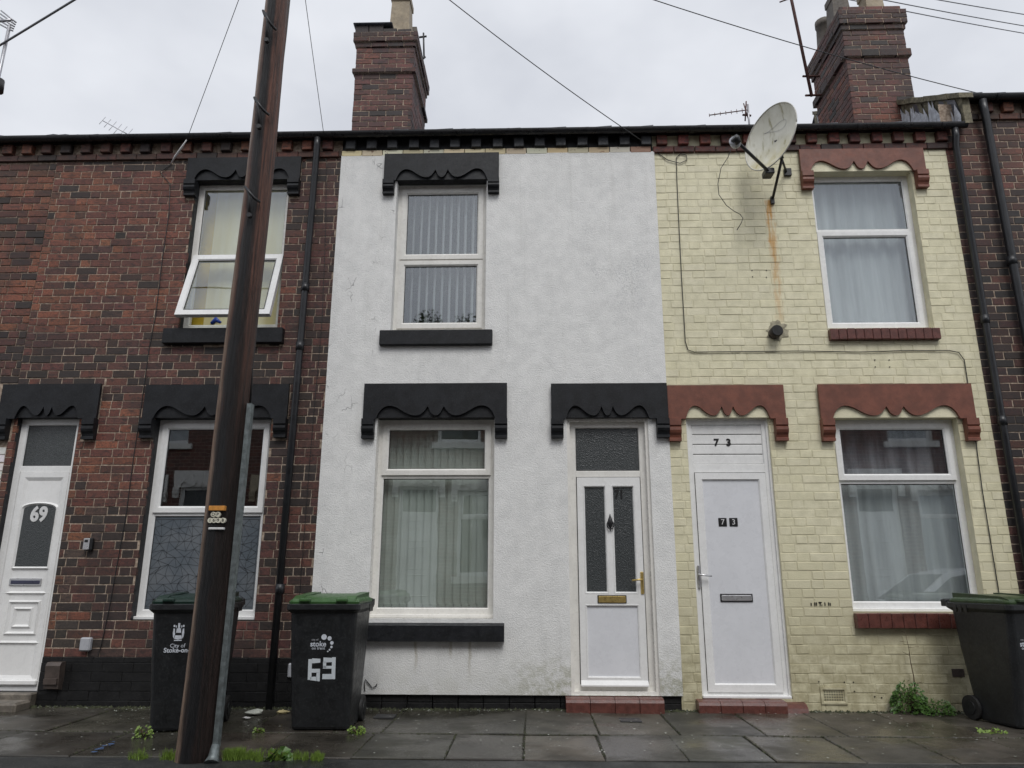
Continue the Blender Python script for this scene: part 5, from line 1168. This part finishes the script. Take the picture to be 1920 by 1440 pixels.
# ================================================================== OPPOSITE SIDE OF THE STREET (seen in the window reflections)
def opp_house(label, xc, wallmat, linmat, sillmat, flip):
    t = thing('terraced_house', label, 'house', (0, 0, 0), 'houses across the street seen in window reflections')
    W2 = 1.72; d = (-1.35, -.45, .25, 2.95) if flip else (.45, 1.35, .25, 2.95); wl = (.0, 1.2, .95, 2.85) if flip else (-1.2, .0, .95, 2.85); wu = (-.5, .5, 3.95, 5.4)
    ops = [d, wl, wu]
    wall_sheet(MB(), -W2, W2, -.05, 5.9, ops, .0).build('wall', wallmat, t); reveal(reveal(reveal(MB(), d, 0, .2), wl, 0, .2), wu, 0, .2).build('reveal', linmat, t)
    shell(t, -W2+.02, W2-.02, 5.9, ops)
    for o in ops: lintel(t, (o[0]-.15, o[1]+.15, o[3], o[3]+.36), o, o[3]-.25, .13, linmat, linmat)
    for o in (wl, wu): MB().box(o[0]-.12, o[1]+.12, -.07, .1, o[2]-.14, o[2], .006).build('sill', sillmat, t); window(t, o, .1, o[2]+(o[3]-o[2])*.68, (0,), 'upvc', True)
    dr = MB().loop(d[0], d[1], d[2], d[3], prof([(0, .04), (0, 0), (.06, 0), (.07, .012), (.07, .05)], .07)).box(d[0]+.07, d[1]-.07, .08, .12, d[2]+.03, d[2]+2.05).box(d[0]+.06, d[1]-.06, .072, .12, d[2]+2.05, d[2]+2.13).build('door', 'upvc', t)
    for k in range(3): MB().loop(d[0]+.17, d[1]-.17, d[2]+.25+k*.6, d[2]+.75+k*.6, [(0, .08), (.015, .065), (.03, .08)]).build('door_moulding', 'upvc', dr)
    pane(dr, d[0]+.07, d[1]-.07, d[2]+2.13, d[3]-.07, .1, 'obscure')
    m = MB().box(-W2, W2, -.2, .02, 5.85, 5.97); m.quad((-W2, -.2, 5.97), (W2, -.2, 5.97), (W2, 3.6, 7.7), (-W2, 3.6, 7.7)); m.quad((-W2, 3.6, 7.7), (W2, 3.6, 7.7), (W2, 7.4, 5.9), (-W2, 7.4, 5.9)); m.build('roof', 'slate', t)
    t.location = (xc, -9.2, .25); t.rotation_euler = (0, 0, math.pi)
g = G('opposite brick'); bt = g.n('ShaderNodeTexBrick'); 
mpn = g.n('ShaderNodeMapping'); mpn.inputs['Rotation'].default_value = (math.pi/2, 0, 0); g.put(mpn.inputs[0], g.pos()); g.put(bt.inputs[0], mpn.outputs[0])
for k, v in (('Color1', (.16, .06, .045, 1)), ('Color2', (.09, .045, .04, 1)), ('Mortar', (.25, .2, .16, 1)), ('Scale', 1.0), ('Mortar Size', .008), ('Brick Width', .225), ('Row Height', .083)): bt.inputs[k].default_value = v
M['oppbrick'] = g.bsdf(bt.outputs[0], .8)
M['band2'] = pmat('buff lintel paint', (.45, .38, .27), .6)
for k, (xc_, lm, fl_, lb) in enumerate(((-8.58, 'upvc_old', 1, 'far left in the reflections'), (-5.14, 'band2', 1, 'opposite the red brick house'), (-1.70, 'upvc_old', 0, 'opposite the white house'), (1.74, 'band2', 1, 'opposite the doors of 71 and 73'), (5.18, 'upvc_old', 1, 'opposite the cream house'), (8.62, 'upvc_old', 0, 'far right in the reflections'))):
    opp_house(('brick house across the street with pale lintels, ' if lm != 'band2' else 'brick house across the street with buff lintels, ')+lb, xc_, 'oppbrick', lm, lm, fl_)
# parked white car by the far pavement, reflected in the lower cream house window
car = thing('parked_car', 'white hatchback car parked across the street, reflected in the window', 'car', (0, 0, 0))
prof_b = [(-2.0, .28), (-2.02, .55), (-1.95, .72), (-1.15, .86), (-.55, .92), (1.55, .95), (1.95, .90), (2.02, .6), (2.0, .28)]
def carloft(poly, ws): 
    m = MB(); n = len(poly)
    for y_, k in ws: m.v += [(x*k if abs(x) > 1.7 else x, y_, z) for x, z in poly]
    for q in range(len(ws)-1):
        for j in range(n): m.f.append((q*n+j, q*n+(j+1) % n, (q+1)*n+(j+1) % n, (q+1)*n+j))
    m.f.append(tuple(range(n-1, -1, -1))); m.f.append(tuple((len(ws)-1)*n+j for j in range(n))); return m
carloft(prof_b, [(-.80, .93), (-.85, .97), (-.6, 1), (.6, 1), (.85, .97), (.80, .93)]).build('body', 'carpaint', car)
cab = [(-1.05, .86), (-.35, 1.36), (.15, 1.46), (.9, 1.44), (1.5, 1.25), (1.85, .92)]
m = MB(); n = len(cab)
for y_, f_ in ((-.80, 0), (-.62, 1), (.62, 1), (.80, 0)): m.v += [(x, (math.copysign(.80-(.20*(z-.9)/.5 if z > .9 else 0), y_)) if not f_ else math.copysign(.55, y_), z) for x, z in cab]
for q in range(3):
    for j in range(n-1): m.f.append((q*n+j, q*n+j+1, (q+1)*n+j+1, (q+1)*n+j))
m.f.append(tuple(range(n-1, -1, -1))); m.f.append(tuple(3*n+j for j in range(n))); m.build('cabin', 'carpaint', car)
for sy in (-1, 1):
    for gl in ([(-.80, .95), (-.28, 1.30), (.18, 1.38), (.20, .97)], [(.27, .97), (.26, 1.38), (.9, 1.36), (1.25, 1.22), (1.35, .98)]):
        MB().poly([(x, sy*(.806-.20*max(0, (z-.9))/.5), z) for x, z in (gl if sy > 0 else gl[::-1])]).build('side_window', 'carglass', car)
    MB().box(-.78, -.62, sy*.93-.07, sy*.93+.07, .93, 1.06, .03).build('mirror', 'carpaint', car)
    for wx in (-1.25, 1.25):
        w_ = MB().tube([(wx, sy*.70, .30), (wx, sy*.865, .30)], .30, 24).build('wheel', 'rubber', car); MB().tube([(wx, sy*.86, .30), (wx, sy*.875, .30)], .20, 16).build('wheel_trim', 'chrome', w_)
MB().poly([(-1.0, -.66, .905), (-.37, -.55, 1.352), (-.37, .55, 1.352), (-1.0, .66, .905)]).build('windscreen', 'carglass', car)
for sy in (-1, 1): MB().box(-2.0, -1.9, sy*.6-.16, sy*.6+.16, .58, .70, .02).build('headlight', 'glass', car); MB().box(1.93, 2.03, sy*.65-.1, sy*.65+.1, .62, .82, .02).build('tail_light', 'redlamp', car)
car.location = (7.5, -6.35, -.1)

# tree behind the far houses, its top shows in the upstairs window of the white house
tr = thing('tree', 'leafy tree behind the far houses, reflected in the upstairs window', 'tree', (-3.0, -21, -.1))
m = MB().tube([(-3, -21, -.1), (-3.05, -21, 3), (-2.9, -21.1, 6), (-3, -21, 9.5)], [.28, .22, .16, .05], 10)
for k in range(9):
    a = U(0, 6.28); z_ = U(4.5, 8.5); m.tube([(-3, -21, z_), (-3+1.1*math.cos(a), -21+1.1*math.sin(a), z_+.9), (-3+2*math.cos(a), -21+2*math.sin(a), z_+1.6)], [.09, .06, .02], 6)
m.build('trunk', 'bark', tr)
m = MB(); cl = [(Vector((-3+rng.gauss(0, 1.4), -21+rng.gauss(0, 1.3), U(6.5, 11.2))), U(.5, 1.0)) for _ in range(46)]
for c, r in cl:
    for _ in range(330):
        d = Vector((rng.gauss(0, 1), rng.gauss(0, 1), rng.gauss(0, .8))).normalized()*r*U(.4, 1.05); p = c+d; e1 = Vector((U(-1, 1), U(-1, 1), U(-1, 1))).normalized(); e2 = e1.orthogonal().normalized(); q = U(.045, .08)
        m.quad(tuple(p-e1*q), tuple(p+e2*q*.5), tuple(p+e1*q), tuple(p-e2*q*.5))
m.build('crown', 'treeleaf', tr)
